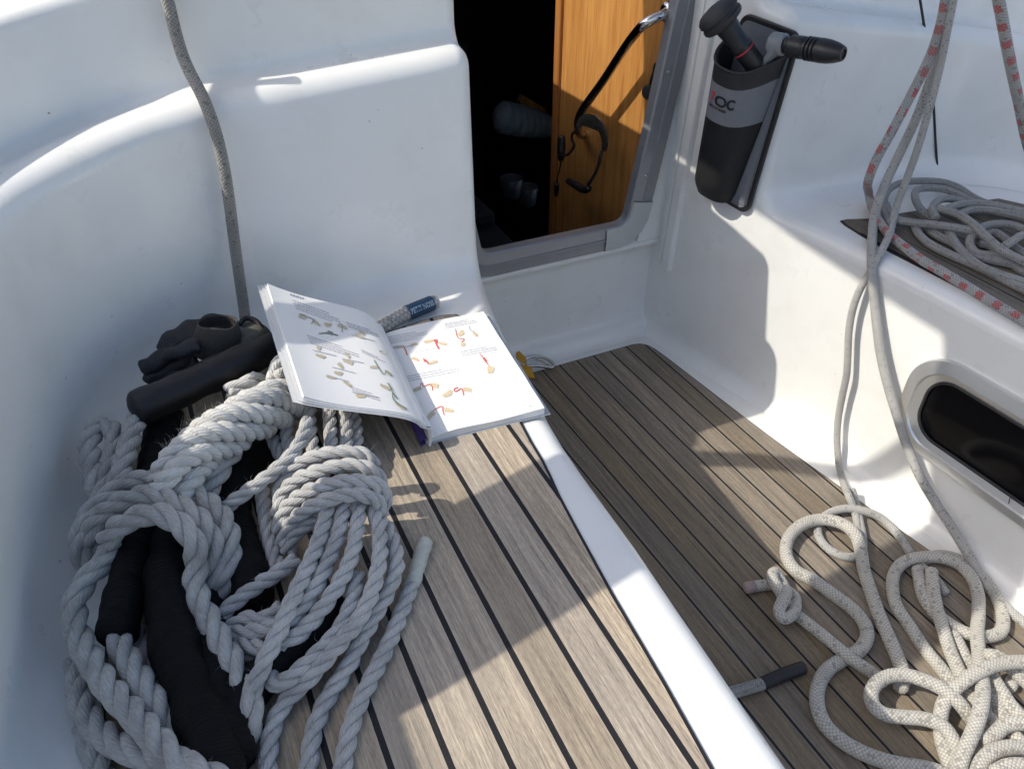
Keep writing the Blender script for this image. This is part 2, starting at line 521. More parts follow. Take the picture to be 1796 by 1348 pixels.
M['sleeve'] = ribbed('ribbed_black_fabric', (.0035, .0035, .004), .0036, depth=.0007)
M['hose'] = simple('black_hose', (.008, .008, .009), .5, 0, 70, .4, .2, .001)
M['blue_tape'] = simple('dark_blue_tape', (.02, .06, .115), .45, 0, 90, .2, .2)
M['pale_print'] = simple('pale_blue_print', (.36, .45, .52), .6)
M['glove'] = simple('dark_grey_leather', (.022, .022, .025), .65, 0, 55, .35, .6, .003)
M['glove_tan'] = simple('olive_leather', (.12, .118, .095), .75, 0, 60, .25, .5, .003)
M['yellow'] = simple('yellow_webbing', (.55, .29, .02), .6)
M['steel'] = simple('stainless_steel', (.55, .55, .54), .22, 1., 60, .05, .05)
M['canvas'] = simple('shade_canvas', (.50, .51, .53), .85, 0, 400, .1, .3, .0006)
M['water'] = simple('sea_water', (.015, .05, .065), .08, 0, 3, .3, .6, .15)
M['bronze'] = simple('smoky_plastic', (.05, .045, .04), .25, 0, 60, .2, .1)

# ------------------------------------------------------------------ moulding
R_FIL = .055
YW = 1.19           # foot of the raised bulkhead either side of the companionway


def profile(zn, zc, wd=0.):
    P = []
    for a in np.linspace(0, 90, 8):
        a = math.radians(a); P.append((-R_FIL + R_FIL * math.sin(a), R_FIL - R_FIL * math.cos(a)))
    lean = .04; rn = .034
    z1 = zn - rn
    for t in np.linspace(.15, 1, 6):
        z = R_FIL + (z1 - R_FIL) * t; P.append((lean * (z - R_FIL), z))
    ow = lean * (z1 - R_FIL)
    for a in np.linspace(12, 90, 9):
        a = math.radians(a); P.append((ow + rn - rn * math.cos(a), z1 + rn * math.sin(a)))
    ol = ow + rn + .02 + .046 * wd; ld = .013 * wd
    P.append((ow + rn + .012 + .014 * wd, zn + .001 - .002 * wd)); P.append((ol, zn + .002 - ld))
    rf = .022
    for a in np.linspace(12, 90, 7):
        a = math.radians(a); P.append((ol + rf * math.sin(a), zn + .002 - ld + rf - rf * math.cos(a)))
    oc = ol + rf; zb = zn + .002 - ld + rf; rc = min(.022, max(.012, (zc - zb) * .6))
    for t in (.33, .66, 1.):
        P.append((oc + (.022 * wd - .006) * t, zb + max(0, (zc - rc - zb)) * t))
    oc += .022 * wd - .006
    for a in np.linspace(15, 90, 6):
        a = math.radians(a); P.append((oc + rc - rc * math.cos(a), max(zb, zc - rc) + rc * math.sin(a)))
    P.append((oc + rc + .08, zc + .004)); P.append((oc + rc + .19, zc + .004))
    return P


NP = len(profile(.39, .55))
MID = .815


def moulding(right, parent):
    """seat with its rolled edge, raised bulkhead and coaming of one side"""
    mx = (lambda x: 2 * MID - x) if right else (lambda x: x)
    edge = xr if right else xl
    sgn = 1 if right else -1
    rr = .026
    XE = .10
    # front part: path in (y, z)
    ysamp = list(np.linspace(-2.2, .4, 14)) + [.5] + list(np.linspace(.58, 1.06, 9)) + [1.10]
    mb = MB(); rows = []
    npath = len(ysamp) + NP
    cols = []
    # rounding columns then lerp columns
    phis = np.linspace(90, 0, 7)
    tl = np.concatenate([np.linspace(0, 1, 9)[1:]])

    def path_for(fr):
        zn = .392 + ((.335 if right else .368) - .392) * fr; zc = .575 + (.55 - .575) * fr
        pr = profile(zn, zc)
        return [(y, 0.) for y in ysamp] + [(YW + o, z) for o, z in pr]
    P0 = np.array(path_for(0.))
    Tn = np.gradient(P0, axis=0); Tn /= np.linalg.norm(Tn, axis=1)[:, None]
    Nn = np.stack([Tn[:, 1], -Tn[:, 0]], 1)     # into the solid
    for ph in phis:
        a = math.radians(ph); c = []
        for (y, z), n in zip(P0, Nn):
            d = rr * (1 - math.cos(a))
            e = edge(y + n[0] * d)
            c.append((e + sgn * (rr - rr * math.sin(a)), y + n[0] * d, z + n[1] * d))
        cols.append(c)
    for t in tl:
        c = []
        for (y, z) in path_for(t):
            x0 = edge(y) + sgn * rr
            c.append((x0 + (mx(XE) - x0) * t, y, z))
        cols.append(c)
    mb.grid(cols)
    # side wall below / ahead of the rolled edge
    start = [(p[1], p[2]) for p in cols[0]]
    tgt = []
    nf = len(ysamp)
    for k, (y, z) in enumerate(P0):
        if k < nf: tgt.append((y, ZF - .012))
        elif k < nf + 8:
            t = (k - nf) / 7.
            if t < .55: tgt.append((1.135 + (1.535 - 1.135) * t / .55, ZF - .012))
            else: tgt.append((1.535, ZF - .012 + (t - .55) / .45 * (.055 - ZF)))
        else: tgt.append((1.535, max(z, .05)))
    ts = [0, .1, .25, .4, .55, .7, .8, .86, .9, .93, .955, .975, 1.]
    RF = .04
    side = []
    for t in ts:
        c = []
        for (y0, z0), (y1, z1) in zip(start, tgt):
            y = y0 + (y1 - y0) * t; z = z0 + (z1 - z0) * t
            x = edge(y)
            zz = z - (ZF - .004)
            if zz < RF:
                q = max(0, RF - zz); x -= sgn * (RF - math.sqrt(max(0, RF * RF - min(q, RF) ** 2)))
            c.append((x, y, z))
        side.append(c)
    mb.grid(side)
    o = mb.build('seat_moulding', M['gel'], parent, angle=50)
    # corner and long coaming: sweep along the foot curve
    foot = [(.10, YW, .368, .55), (.05, YW - .004, .361, .535), (0, YW - .016, .353, .502), (-.08, YW - .06, .338, .474), (-.145, 1.07, .330, .456), (-.19, .97, .326, .45), (-.215, .85, .322, .448),
            (-.24, .65, .315, .475), (-.255, .45, .305, .492), (-.265, .2, .30, .492), (-.27, -.2, .29, .47), (-.27, -2.2, .27, .42)]
    if right: foot = [(a, b, c - .033, d) for a, b, c, d in foot]
    S = spl([(a, b, c, d) for a, b, c, d in foot], n=220)
    kw = np.hanning(15); kw /= kw.sum()
    S = np.stack([np.convolve(np.concatenate([2 * S[0, c] - S[7:0:-1, c], S[:, c], 2 * S[-1, c] - S[-2:-9:-1, c]]), kw, 'valid') for c in range(4)], 1)
    S[0] = foot[0]
    T = np.gradient(S[:, :2], axis=0); T /= np.linalg.norm(T, axis=1)[:, None]
    T[0] = (-1, 0)
    out = np.stack([T[:, 1], -T[:, 0]], 1)      # outward for a curve running to the left then aft
    rows = []
    arcs = np.concatenate([[0], np.cumsum(np.linalg.norm(np.diff(S[:, :2], axis=0), axis=1))])
    for s, n, al in zip(S, out, arcs):
        wd = min(1., al / .17); wd = wd * wd * (3 - 2 * wd)
        pr = profile(s[2], s[3], wd)
        rows.append([(mx(s[0] + n[0] * o), s[1] + n[1] * o, z + (.0006 if k == 0 else 0)) for k, (o, z) in enumerate(pr)])
    # drop the outer deck down so that no light enters from below
    for r in rows:
        l = r[-1]; r.append((l[0] + sgn * .06, l[1], l[2] - .6))
    mb2 = MB(); mb2.grid(rows)
    # seat pan between the front part and the coaming
    mb2.build('coaming', M['gel'], parent, angle=50)
    pan = MB(); ys = np.linspace(-2.2, YW - R_FIL, 20)
    pan.grid([[(mx(XE + .0), y, 0), (mx(-.02), y, 0), (mx(-.15), y, 0), (mx(-.32), y, 0)] for y in ys])
    pan.build('seat_pan', M['gel'], parent)


cockpit = empty('sailing_boat', (.8, .8, -.459), 'white moulded sailing boat cockpit with teak seats and open companionway', 'boat')


def part(mb, name, mat, root=cockpit, **kw):
    o = mb.build(name, mat, None, **kw); return under(o, root)


class _P:   # moulding parts are parented with an inverse, like every other part
    pass


def build_mouldings():
    before = set(bpy.data.objects)
    moulding(False, None); moulding(True, None)
    for o in set(bpy.data.objects) - before: under(o, cockpit)


build_mouldings()


def offset_poly(P, d):
    P = np.array(P)[:, :2]; n = len(P); out = []
    area = sum(P[i][0] * P[(i + 1) % n][1] - P[(i + 1) % n][0] * P[i][1] for i in range(n))
    sg = 1 if area > 0 else -1
    for i in range(n):
        a = P[i] - P[i - 1]; b = P[(i + 1) % n] - P[i]
        a = a / (np.linalg.norm(a) + 1e-9); b = b / (np.linalg.norm(b) + 1e-9)
        na = sg * np.array([a[1], -a[0]]); nb = sg * np.array([b[1], -b[0]])
        m = na + nb; m = m / (np.linalg.norm(m) + 1e-9)
        out.append(P[i] + m * d / max(.5, m.dot(na)))
    return np.array(out)


def sheet(outline, z, th):
    mb = MB(); mb.slab([(p[0], p[1], z) for p in outline], (0, 0, -th)); return mb


# left seat teak
le = [Zp(*q) for q in ((1262, 1385), (1241.9, 1348), (1160, 1200), (1071.5, 1048), (1000, 916), (976.4, 871), (960.8, 836), (947.4, 809), (929.6, 780), (909.6, 742))]
le = [(p[0], p[1]) for p in le]
lo = [(.285, -2.1), (.292, -.2)] + le + [(.377, .83), (.388, .93), (.397, 1.0), (.40, 1.045), (.392, 1.062), (.37, 1.069), (.335, 1.067), (.26, 1.056), (.1, 1.05), (-.06, 1.03), (-.13, .93), (-.16, .8), (-.185, .5), (-.195, -2.1)]
o = part(sheet(lo, .0042, .008), 'teak_decking', M['teak_seat'], smooth=False)
c = sheet(offset_poly(lo, .0045), .0022, .006).build('caulking', M['caulk'], None, smooth=False)
c.parent = o; c.matrix_parent_inverse = o.matrix_parent_inverse.copy()
c.matrix_parent_inverse = Matrix.Identity(4); c.matrix_basis = Matrix.Identity(4)
# right seat teak
ro = [(1.300, -2.1), (1.285, .2), (1.272, .6), (1.258, .8), (1.2535, .92), (1.257, 1.0), (1.262, 1.045), (1.267, 1.062), (1.28, 1.062), (1.323, 1.045), (1.45, 1.03), (1.66, 1.0), (1.74, .85), (1.76, .5), (1.77, -2.1)]
o = part(sheet(ro, .0042, .008), 'teak_decking', M['teak_dark'], smooth=False)
c = sheet(offset_poly(ro, .0040), .0022, .006).build('caulking', M['caulk'], None, smooth=False); c.parent = o

# cockpit sole: white pan, then teak laid on it
pan = MB()
pan.grid([[(x, y, ZF - .004) for x in (.2, .5, .8, 1.1, 1.35)] for y in np.linspace(-2.2, 1.50, 12)])
o = pan.build('floor', M['gel']); tag(o, kind='structure')
FLOOR = o
redge = []
for y in list(np.linspace(-2.1, .4, 6)) + list(np.linspace(.5, 1.33, 12)):
    redge.append((float(np.interp(y, [-.6, .3, .529, .598, .974, 1.346], [1.20, 1.185, 1.166, 1.153, 1.102, 1.068])), y))
fo = redge + [(1.064, 1.372), (1.057, 1.395), (1.043, 1.409), (1.025, 1.414), (.8, 1.414), (.62, 1.413), (.52, 1.405), (.49, 1.36), (.46, 1.05), (.42, .85), (.38, .4), (.36, -2.1)]
teakf = sheet(fo, ZF + .0002, .004).build('teak_decking', M['teak_floor'], None, smooth=False); teakf.parent = o
c = sheet(offset_poly(fo, .0035), ZF - .0015, .002).build('caulking', M['caulk'], None, smooth=False); c.parent = teakf

# bulkhead below and beside the companionway
bk = MB()
prof = [(1.44, ZF - .0035), (1.452, ZF - .001), (1.459, ZF + .006), (1.463, ZF + .016), (1.470, ZF + .024), (1.478, ZF + .027), (1.486, ZF + .031), (1.491, ZF + .042), (1.493, ZF + .06), (1.492, -.30), (1.490, -.225), (1.486, -.212), (1.474, -.203), (1.466, -.197), (1.463, -.189), (1.465, -.182), (1.475, -.178), (1.53, -.176)]
bk.grid([[(x, y, z) for y, z in prof] for x in np.linspace(.42, 1.16, 8)])
part(bk, 'bulkhead', M['gel'], angle=60)
for xa, xb, xc, xd in ((1.036, 1.16, 1.145, 1.17), (.50, .585, .45, .49)):
    bk = MB()
    bk.slab([(xa, 1.463, -.178), (xb, 1.463, -.178), (xd if xa > .8 else xb - .05, 1.463, .62), (xc if xa > .8 else .40, 1.463, .62)], (0, .03, 0))
    part(bk, 'door_surround', M['gel'], smooth=False)



def sweep(mb, path, section, closed=False):
    """path in the x/z plane at y = 0; section = (outward, y)"""
    P = np.array(path, float); T = np.gradient(P, axis=0); T /= np.linalg.norm(T, axis=1)[:, None]
    Nrm = np.stack([-T[:, 1], T[:, 0]], 1)
    rows = [[(p[0] + n[0] * w, y, p[1] + n[1] * w) for w, y in section] for p, n in zip(P, Nrm)]
    mb.grid(rows)


rc = .03
pts = [(1.10, .62), (1.066, .375), (1.028, .10), (.9965, -.092)]
arc = []
cx, cz = .968, -.088
for a in np.linspace(-8, -90, 7):
    arc.append((cx + .0295 * math.cos(math.radians(a)), cz + .030 * math.sin(math.radians(a))))
arc2 = [(.632 + .03 * math.cos(math.radians(a)), -.088 + .03 * math.sin(math.radians(a))) for a in np.linspace(-90, -172, 6)]
path = pts[:3] + arc + [(.90, -.118), (.80, -.118), (.70, -.118)] + arc2 + [(.57, .10), (.52, .62)]
P = spl([(a, b) for a, b in path[:3]] + [(a, b) for a, b in path[3:]], n=150)
path2 = P[::-1]
sec = [(-.004, 1.476), (-.004, 1.452), (0, 1.4485), (.021, 1.4480), (.0235, 1.4475), (.025, 1.4435), (.028, 1.4435), (.0295, 1.4475), (.031, 1.4480), (.052, 1.4482), (.056, 1.451), (.056, 1.475)]
fr = MB(); sweep(fr, P, [(w, y) for w, y in sec]); o_fr = part(fr, 'companionway_frame', M['alu'], angle=30)
# pale cast corner piece
cp = MB()
cpath = P[(P[:, 0] > .93) & (P[:, 1] < -.055)]
sweep(cp, cpath, [(-.0005, 1.4515), (-.0005, 1.4475), (.002, 1.4445), (.026, 1.4425), (.054, 1.4445), (.0575, 1.449), (.0575, 1.47)])
o = part(cp, 'corner_piece', M['alu_pale'], angle=30)
for px, py in ((1172, 127), (1133, 308)):
    scr = MB(); p = PY(px, py, 1.4475); lathe(scr, p, (0, -1, 0), [(0.0001, .002), (.003, .0018), (.0042, .0004), (.0042, -.004)], 12)
    part(scr, 'screw', M['steel'])

# white washboard track on the side wall
tr = MB()
def wallpt(y, z, off): return np.array([xr(y) - off, y, z])
zs = np.linspace(-.238, .62, 14)
sec_t = [(-.001, 0.0), (.012, .0), (.012, .0075), (.005, .0085), (.005, .0115), (.012, .013), (.012, .034), (.009, .037), (-.001, .038)]
rows = []
for z in zs:
    yb = 1.447 - (z + .238) * .050
    rows.append([wallpt(yb - d, z - (d * .35 if z == zs[0] else 0), of) for of, d in sec_t])
tr.grid(rows); tr.poly([rows[0][k] for k in range(len(sec_t))])
part(tr, 'washboard_track', M['gel'], angle=40)

# cabin top with the hatch opening and the cabin below
ct = MB()
for x0, x1, y0, y1 in ((-1.2, .55, 1.475, 3.6), (1.085, 2.9, 1.475, 3.6), (.55, 1.085, 2.25, 3.6)):
    ct.box(((x0 + x1) / 2, (y0 + y1) / 2, .57), (x1 - x0, y1 - y0, .03))
part(ct, 'cabin_top', M['gel'], smooth=False)
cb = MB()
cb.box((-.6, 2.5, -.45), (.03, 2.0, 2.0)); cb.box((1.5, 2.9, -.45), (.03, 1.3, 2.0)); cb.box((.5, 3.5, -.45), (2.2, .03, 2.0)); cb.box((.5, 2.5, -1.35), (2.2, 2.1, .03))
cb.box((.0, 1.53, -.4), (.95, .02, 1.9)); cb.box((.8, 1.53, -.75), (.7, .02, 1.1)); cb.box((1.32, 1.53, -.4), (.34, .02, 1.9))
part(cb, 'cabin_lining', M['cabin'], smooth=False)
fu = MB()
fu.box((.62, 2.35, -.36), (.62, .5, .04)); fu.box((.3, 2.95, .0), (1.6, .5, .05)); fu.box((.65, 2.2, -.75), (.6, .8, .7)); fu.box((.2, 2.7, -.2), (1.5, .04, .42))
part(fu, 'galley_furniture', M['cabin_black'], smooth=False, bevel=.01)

# varnished partition just inside, its edge trim and the grab rail on it
XP = 1.072
far = PX(985, 120, XP)
ptn = MB(); ptn.box((XP + .011, (1.497 + far[1]) / 2, -.35), (.022, far[1] - 1.497, 1.80)); o_ptn = part(ptn, 'wooden_partition', M['teak_wood'], smooth=False)
tm = MB(); tm.box((XP + .008, far[1] + .016, -.35), (.036, .032, 1.80)); t_ = tm.build('edge_trim', M['trim_wood'], None, smooth=False, bevel=.005); t_.parent = o_ptn
hr = MB()
h0 = PX(1168, 22, XP); h1 = PX(1158, 30, XP - .045); h2 = PX(1112, 62, XP - .06); h3 = PX(1016, 205, XP - .06); h4 = PX(1014, 226, XP - .05)
hb = PX(1026, 236, XP)
hp = spl([h0, (h0 + h1) / 2, h1 + (h2 - h1) * .5 + np.array([-.004, 0, .006]), h2, (h2 + h3) / 2, h3, h4, (h4 * .4 + hb * .6) + np.array([-.004, 0, -.008]), hb], .008)
tube(hr, hp, .0105, 16); gr = hr.build('grab_rail', M['chrome'], None); gr.parent = o_ptn
fl = MB(); lathe(fl, h0, (-1, 0, 0), [(.001, .007), (.014, .006), (.02, .003), (.021, 0)], 20); q_ = fl.build('rail_flange', M['chrome'], None); q_.parent = o_ptn

# portlight in the seat front
def ell(u, v, off=0.):   # u along the wall (aft), v up, in the wall's own plane
    return np.array([xr(.75 - u) - off, .75 - u, v])
ow_, oh_ = .66, .226
def rrect(u0, u1, v0, v1, r, n=9, rake=0.):
    pts = []
    for cu, cv, a0 in ((u1 - r, v1 - r, 90), (u0 + r, v1 - r, 180), (u0 + r, v0 + r, 270), (u1 - r, v0 + r, 360)):
        for k in range(n):
            a = math.radians(a0 - 90 + 90 * k / (n - 1)); pts.append((cu + r * math.cos(a), cv + r * math.sin(a)))
    return pts
O = rrect(-.012, .66, -.322, -.104, .085, 12); I = rrect(.034, .61, -.280, -.146, .050, 12)
pf = MB(); rings = []
for t, off in ((0, -.002), (0, .006), (.05, .0105), (.50, .016), (.56, .0165), (.62, .0125), (1., .007), (1.02, -.004)):
    rings.append([ell(a[0] + (b[0] - a[0]) * t, a[1] + (b[1] - a[1]) * t, off) for a, b in zip(O, I)])
pf.grid(rings, wrap=True)
port = part(pf, 'portlight', M['alu_light'], angle=20)
gl = MB(); gl.poly([ell(b[0], b[1], .004) for b in I]); g_ = gl.build('glass_pane', M['glass'], None, smooth=False); g_.parent = port
gk = MB(); tube(gk, np.array([ell(b[0], b[1], .0075) for b in I] + [ell(*I[0], .0075)]), .0032, 8, cap=False); g_ = gk.build('gasket', M['black_soft'], None); g_.parent = port
jl = MB()
ja = Wp(1763, 905, .012)[1]
uj = .75 - ja
tj = MB(); tube(tj, np.array([ell(uj, -.3175, .008), ell(uj - .003, -.300, .0135), ell(uj - .006, -.282, .0155), ell(uj - .008, -.275, .009)]), .0007, 6); g_ = tj.build('frame_joint', M['caulk'], None); g_.parent = port

# ------------------------------------------------------------------ ropes on the left seat
def c3(pts):
    return [Zp(80 + x / 2.0803, 700 + y / 2.0803, z) for x, y, z in pts]


RT_, RN = .0124, .0088
mb = MB()
thick = [
    # three turns of the hitch that holds the bundle
    [(150, 600, .03), (125, 545, .045), (150, 440, .06), (240, 345, .072), (370, 290, .075), (490, 318, .074), (590, 375, .07), (655, 450, .065), (675, 550, .055), (655, 650, .04), (620, 730, .022)],
    [(165, 560, .035), (180, 450, .065), (265, 382, .084), (380, 350, .09), (490, 390, .088), (570, 450, .08), (612, 540, .066), (612, 640, .045), (580, 720, .025)],
    [(225, 560, .05), (240, 490, .085), (310, 440, .10), (400, 418, .104), (490, 455, .098), (545, 530, .085), (550, 600, .066), (548, 690, .055), (590, 790, .05), (650, 900, .045), (705, 1010, .038), (742, 1110, .03), (748, 1190, .02), (735, 1245, .012)],
    # long strands down the left side
    [(265, 540, .06), (205, 600, .062), (140, 670, .06), (105, 760, .055), (125, 870, .05), (175, 970, .05), (235, 1060, .052), (310, 1140, .055), (390, 1225, .06), (470, 1310, .06), (560, 1400, .055), (640, 1480, .05)],
    [(118, 950, .022), (125, 1060, .022), (150, 1150, .025), (215, 1225, .03), (300, 1275, .04), (410, 1310, .05), (530, 1345, .06), (640, 1400, .06)],
    [(262, 870, .045), (300, 945, .045), (350, 1030, .045), (400, 1110, .044), (445, 1190, .04), (475, 1270, .036), (490, 1360, .03), (500, 1450, .03)],
    [(150, 1180, .014), (170, 1260, .014), (200, 1360, .014), (240, 1470, .014)],
    # loop and tail at the wall
    [(205, 400, .05), (180, 320, .055), (165, 220, .06), (165, 140, .064), (205, 95, .066), (250, 125, .064), (250, 200, .06), (225, 300, .055), (200, 400, .045)],
    [(345, 40, .075), (318, 120, .075), (290, 210, .072), (262, 310, .068), (235, 390, .06), (210, 470, .05)],
    [(330, 850, .018), (345, 930, .018), (380, 1000, .018), (420, 1100, .018)],
    [(640, 700, .016), (620, 860, .016), (590, 960, .02), (570, 1040, .02), (600, 1110, .016)],
]
for k, t in enumerate(thick):
    laid(mb, spl(c3(t), .0042), RT_, strands=3, n=9, phase=k * 1.3, tip=.02 if k == 2 else None)
moor = mb.build('mooring_rope', M['rope_thick'])
tag(moor, 'thick pale three-strand rope knotted around black padded sleeves, on the seat against the white coaming', 'rope')


def sleeve(pts, R, wob=.12, seed=0):
    P = spl(c3(pts), .006); r = np.random.default_rng(seed)
    ph = r.random(4) * 6
    b = MB()
    tube(b, P, lambda t: R * (1 + wob * (.5 * math.sin(t * 23 + ph[0]) + .35 * math.sin(t * 47 + ph[1]) + .3 * math.sin(t * 9 + ph[2]))), n=28, squash=.8)
    # creased fabric
    for i, v in enumerate(b.v):
        a = np.array(v); n = .0006 * (math.sin(a[0] * 310 + a[1] * 190 + ph[3]) + math.sin(a[1] * 420 - a[2] * 380))
        b.v[i] = (a[0] + n, a[1] + n * .5, a[2] + n)
    o = b.build('chafe_sleeve', M['sleeve']); o.parent = moor
    return o


sleeve([(370, 440, .045), (330, 560, .047), (300, 680, .047), (275, 780, .046), (262, 850, .045)], .0245, .07, 1)
sleeve([(480, 440, .04), (462, 560, .04), (452, 700, .04), (462, 820, .04), (490, 950, .038), (530, 1060, .036), (565, 1170, .034), (600, 1280, .034), (640, 1400, .034)], .030, .13, 2)
sleeve([(440, 60, .03), (420, 170, .032), (400, 280, .034), (390, 380, .036)], .027, .1, 3)
sleeve([(820, 130, .022), (740, 220, .022), (690, 330, .022), (690, 460, .022), (730, 590, .022), (760, 720, .022)], .028, .1, 4)
sleeve([(1060, 760, .021), (960, 880, .02), (860, 960, .02), (740, 1060, .02), (680, 1180, .02), (690, 1300, .02)], .024, .1, 5)
sleeve([(560, 640, .02), (590, 800, .02), (620, 950, .022), (640, 1100, .022), (660, 1250, .022)], .026, .1, 6)

# stout plaited line lying across the top of the pile
mb = MB()
pl = spl(c3([(470, 330, .075), (500, 250, .095), (580, 165, .10), (690, 95, .10), (790, 48, .094), (880, 8, .072), (960, -30, .052), (1030, -75, .036)]), .004)
T_, N_, B_ = frames(pl); Ls = np.concatenate([[0], np.cumsum(np.linalg.norm(np.diff(pl, axis=0), axis=1))])
for s in range(5):
    sg = 1
    a = 2 * math.pi * s / 5 + 2 * math.pi * Ls / .23
    wv = 1 + .12 * np.sin(Ls * 70 + s * 2.1)
    Q = pl + (.0225 * wv * np.cos(a))[:, None] * N_ + (.017 * wv * np.sin(a))[:, None] * B_
    laid(mb, Q, .0122, pitch=.05, n=8, phase=s)
# short second leg tucked below and the frayed stub at the hose
laid(mb, spl(c3([(590, 340, .05), (625, 280, .058), (660, 220, .062), (700, 170, .062), (730, 130, .06)]), .004), .0125, phase=2.)
laid(mb, spl([Zp(402, 688, .085), Zp(418, 680, .085), Zp(437, 672, .083), Zp(452, 664, .075)], .003), .0115, phase=1., k=.6)
laid(mb, spl([Zp(484, 664, .10), Zp(490, 642, .100), Zp(500, 634, .098), Zp(514, 644, .085), Zp(522, 664, .07)], .004), .013, phase=.5)
plait = mb.build('plaited_rope', M['rope_plait'])
tag(plait, 'stout plaited off-white rope on top of the pile, one end under the open book', 'rope')

# thin coil with its gasket turns
mb = MB()
thin = [
    # turns of the gasket, top to bottom
    [(850, 360, .05), (862, 300, .062), (915, 240, .076), (1000, 205, .084), (1100, 192, .084), (1170, 205, .076), (1200, 245, .062)],
    [(845, 420, .045), (862, 350, .06), (920, 292, .078), (1010, 258, .09), (1110, 240, .09), (1190, 258, .082), (1222, 300, .066), (1215, 340, .05)],
    [(848, 480, .04), (872, 405, .058), (940, 345, .08), (1040, 308, .094), (1140, 298, .092), (1220, 318, .08), (1240, 365, .06), (1215, 415, .04)],
    [(862, 530, .035), (890, 460, .052), (955, 400, .074), (1045, 360, .086), (1140, 345, .084), (1210, 370, .07), (1225, 420, .045)],
    [(880, 560, .03), (905, 500, .042), (970, 445, .056), (1050, 410, .06)],
    # long hanks below the gasket
    [(1030, 400, .07), (1005, 490, .068), (970, 580, .066), (925, 680, .064), (880, 780, .062), (840, 870, .058), (800, 950, .05), (768, 1030, .04), (745, 1090, .03)],
    [(1090, 385, .066), (1070, 480, .064), (1035, 580, .06), (995, 670, .057), (945, 750, .053), (890, 805, .05), (830, 830, .045), (760, 845, .038), (690, 855, .03)],
    [(1145, 375, .063), (1135, 480, .061), (1110, 590, .058), (1060, 690, .055), (1000, 775, .05), (930, 850, .046), (860, 895, .043), (780, 905, .036), (700, 890, .028)],
    [(1190, 380, .055), (1215, 470, .055), (1218, 580, .052), (1195, 690, .047), (1150, 790, .043), (1080, 880, .04), (1010, 960, .036), (950, 1030, .028), (885, 1090, .018), (835, 1180, .011), (815, 1270, .0095), (810, 1360, .0095), (806, 1480, .0095)],
    [(1235, 450, .04), (1270, 530, .04), (1280, 610, .037), (1250, 700, .032), (1200, 790, .028), (1150, 880, .024), (1100, 975, .018), (1030, 1085, .012), (985, 1190, .0095), (965, 1300, .0095), (955, 1450, .0095)],
    [(1140, 640, .042), (1118, 740, .042), (1070, 840, .04), (1000, 920, .038), (930, 985, .036), (870, 1030, .034), (835, 1035, .032), (822, 1008, .03), (850, 995, .024), (910, 990, .02), (980, 950, .018)],
    [(630, 800, .03), (690, 740, .036), (770, 680, .042), (850, 632, .048), (915, 585, .05)],
    [(650, 850, .028), (730, 800, .03), (800, 800, .034), (860, 760, .036)],
    [(690, 900, .024), (740, 960, .02), (800, 930, .02), (880, 900, .022)],
    # parts above the gasket that run under the book
    [(905, 300, .045), (890, 190, .05), (880, 90, .054), (890, 0, .056), (910, -60, .055)],
    [(985, 240, .055), (970, 150, .058), (962, 60, .06), (965, -30, .06)],
    [(1045, 230, .052), (1040, 140, .056), (1035, 50, .058), (1020, -40, .058)],
    [(1090, 220, .046), (1098, 130, .05), (1090, 45, .052), (1070, -40, .052)],
    [(1130, 230, .034), (1135, 140, .038), (1125, 60, .04), (1100, -30, .04)],
    [(800, 60, .04), (820, 120, .044), (850, 190, .046), (880, 240, .044)],
    # end that sticks up into the sun
    [(640, 405, .05), (690, 368, .06), (765, 315, .07), (845, 255, .078), (905, 195, .084), (945, 120, .088), (955, 75, .09)],
    [(790, 330, .03), (800, 420, .03), (820, 520, .03), (850, 620, .03)],
    # the free tail lying on the planks
    [(1338, 672, .0098), (1300, 770, .0098), (1255, 880, .0098), (1205, 985, .0098), (1155, 1085, .0098), (1118, 1180, .0098), (1092, 1290, .0098), (1075, 1400, .0098), (1060, 1520, .0098)],
]
for k, t in enumerate(thin):
    laid(mb, spl(c3(t), .0036), RN, strands=3, n=8, phase=k * .9, tip=.012 if k == 20 else None)
coil = mb.build('coiled_rope', M['rope_thin'])
tag(coil, 'grey three-strand rope coil bound with several turns on the left teak seat', 'rope')
wp = MB()
wpp = spl(c3([(1338, 672, .0098), (1352, 625, .0102), (1370, 570, .0102), (1385, 520, .0102)]), .003)
laid(wp, wpp, .0098, strands=3, n=10, k=.46, phase=1.)
tube(wp, wpp, lambda t: .0088 + .0004 * math.sin(t * 40), n=18)
w_ = wp.build('whipped_end', M['taped']); w_.parent = coil
# stray fibres, one tuft mesh per rope
def fibres(paths, R, count, seed, mat, root, top=.55):
    fz = MB(); r = np.random.default_rng(seed)
    Ps = [spl(c3(t), .004) for t in paths]; W = np.array([len(p) for p in Ps], float); W /= W.sum()
    for k in range(count):
        P = Ps[int(r.choice(len(Ps), p=W))]; i = int(r.integers(1, len(P) - 1)); T = P[i + 1] - P[i - 1]; T /= np.linalg.norm(T)
        d = r.normal(0, 1, 3); d[2] = abs(d[2]) + top; d -= T * d.dot(T); d /= np.linalg.norm(d)
        b = P[i] + d * R * .92; L = .004 + r.random() ** 2 * .012
        e = d * (.35 + r.random() * .6) + T * r.normal(0, .9) + r.normal(0, .3, 3); e /= np.linalg.norm(e)
        q = [b, b + e * L * .5 + r.normal(0, .0010, 3), b + e * L + r.normal(0, .0022, 3)]
        tube(fz, spl(q, n=5), lambda t: .00019 * (1.1 - t), 3, cap=False)
    f_ = fz.build('stray_fibres', mat); f_.parent = root; tag(f_, kind='stuff')


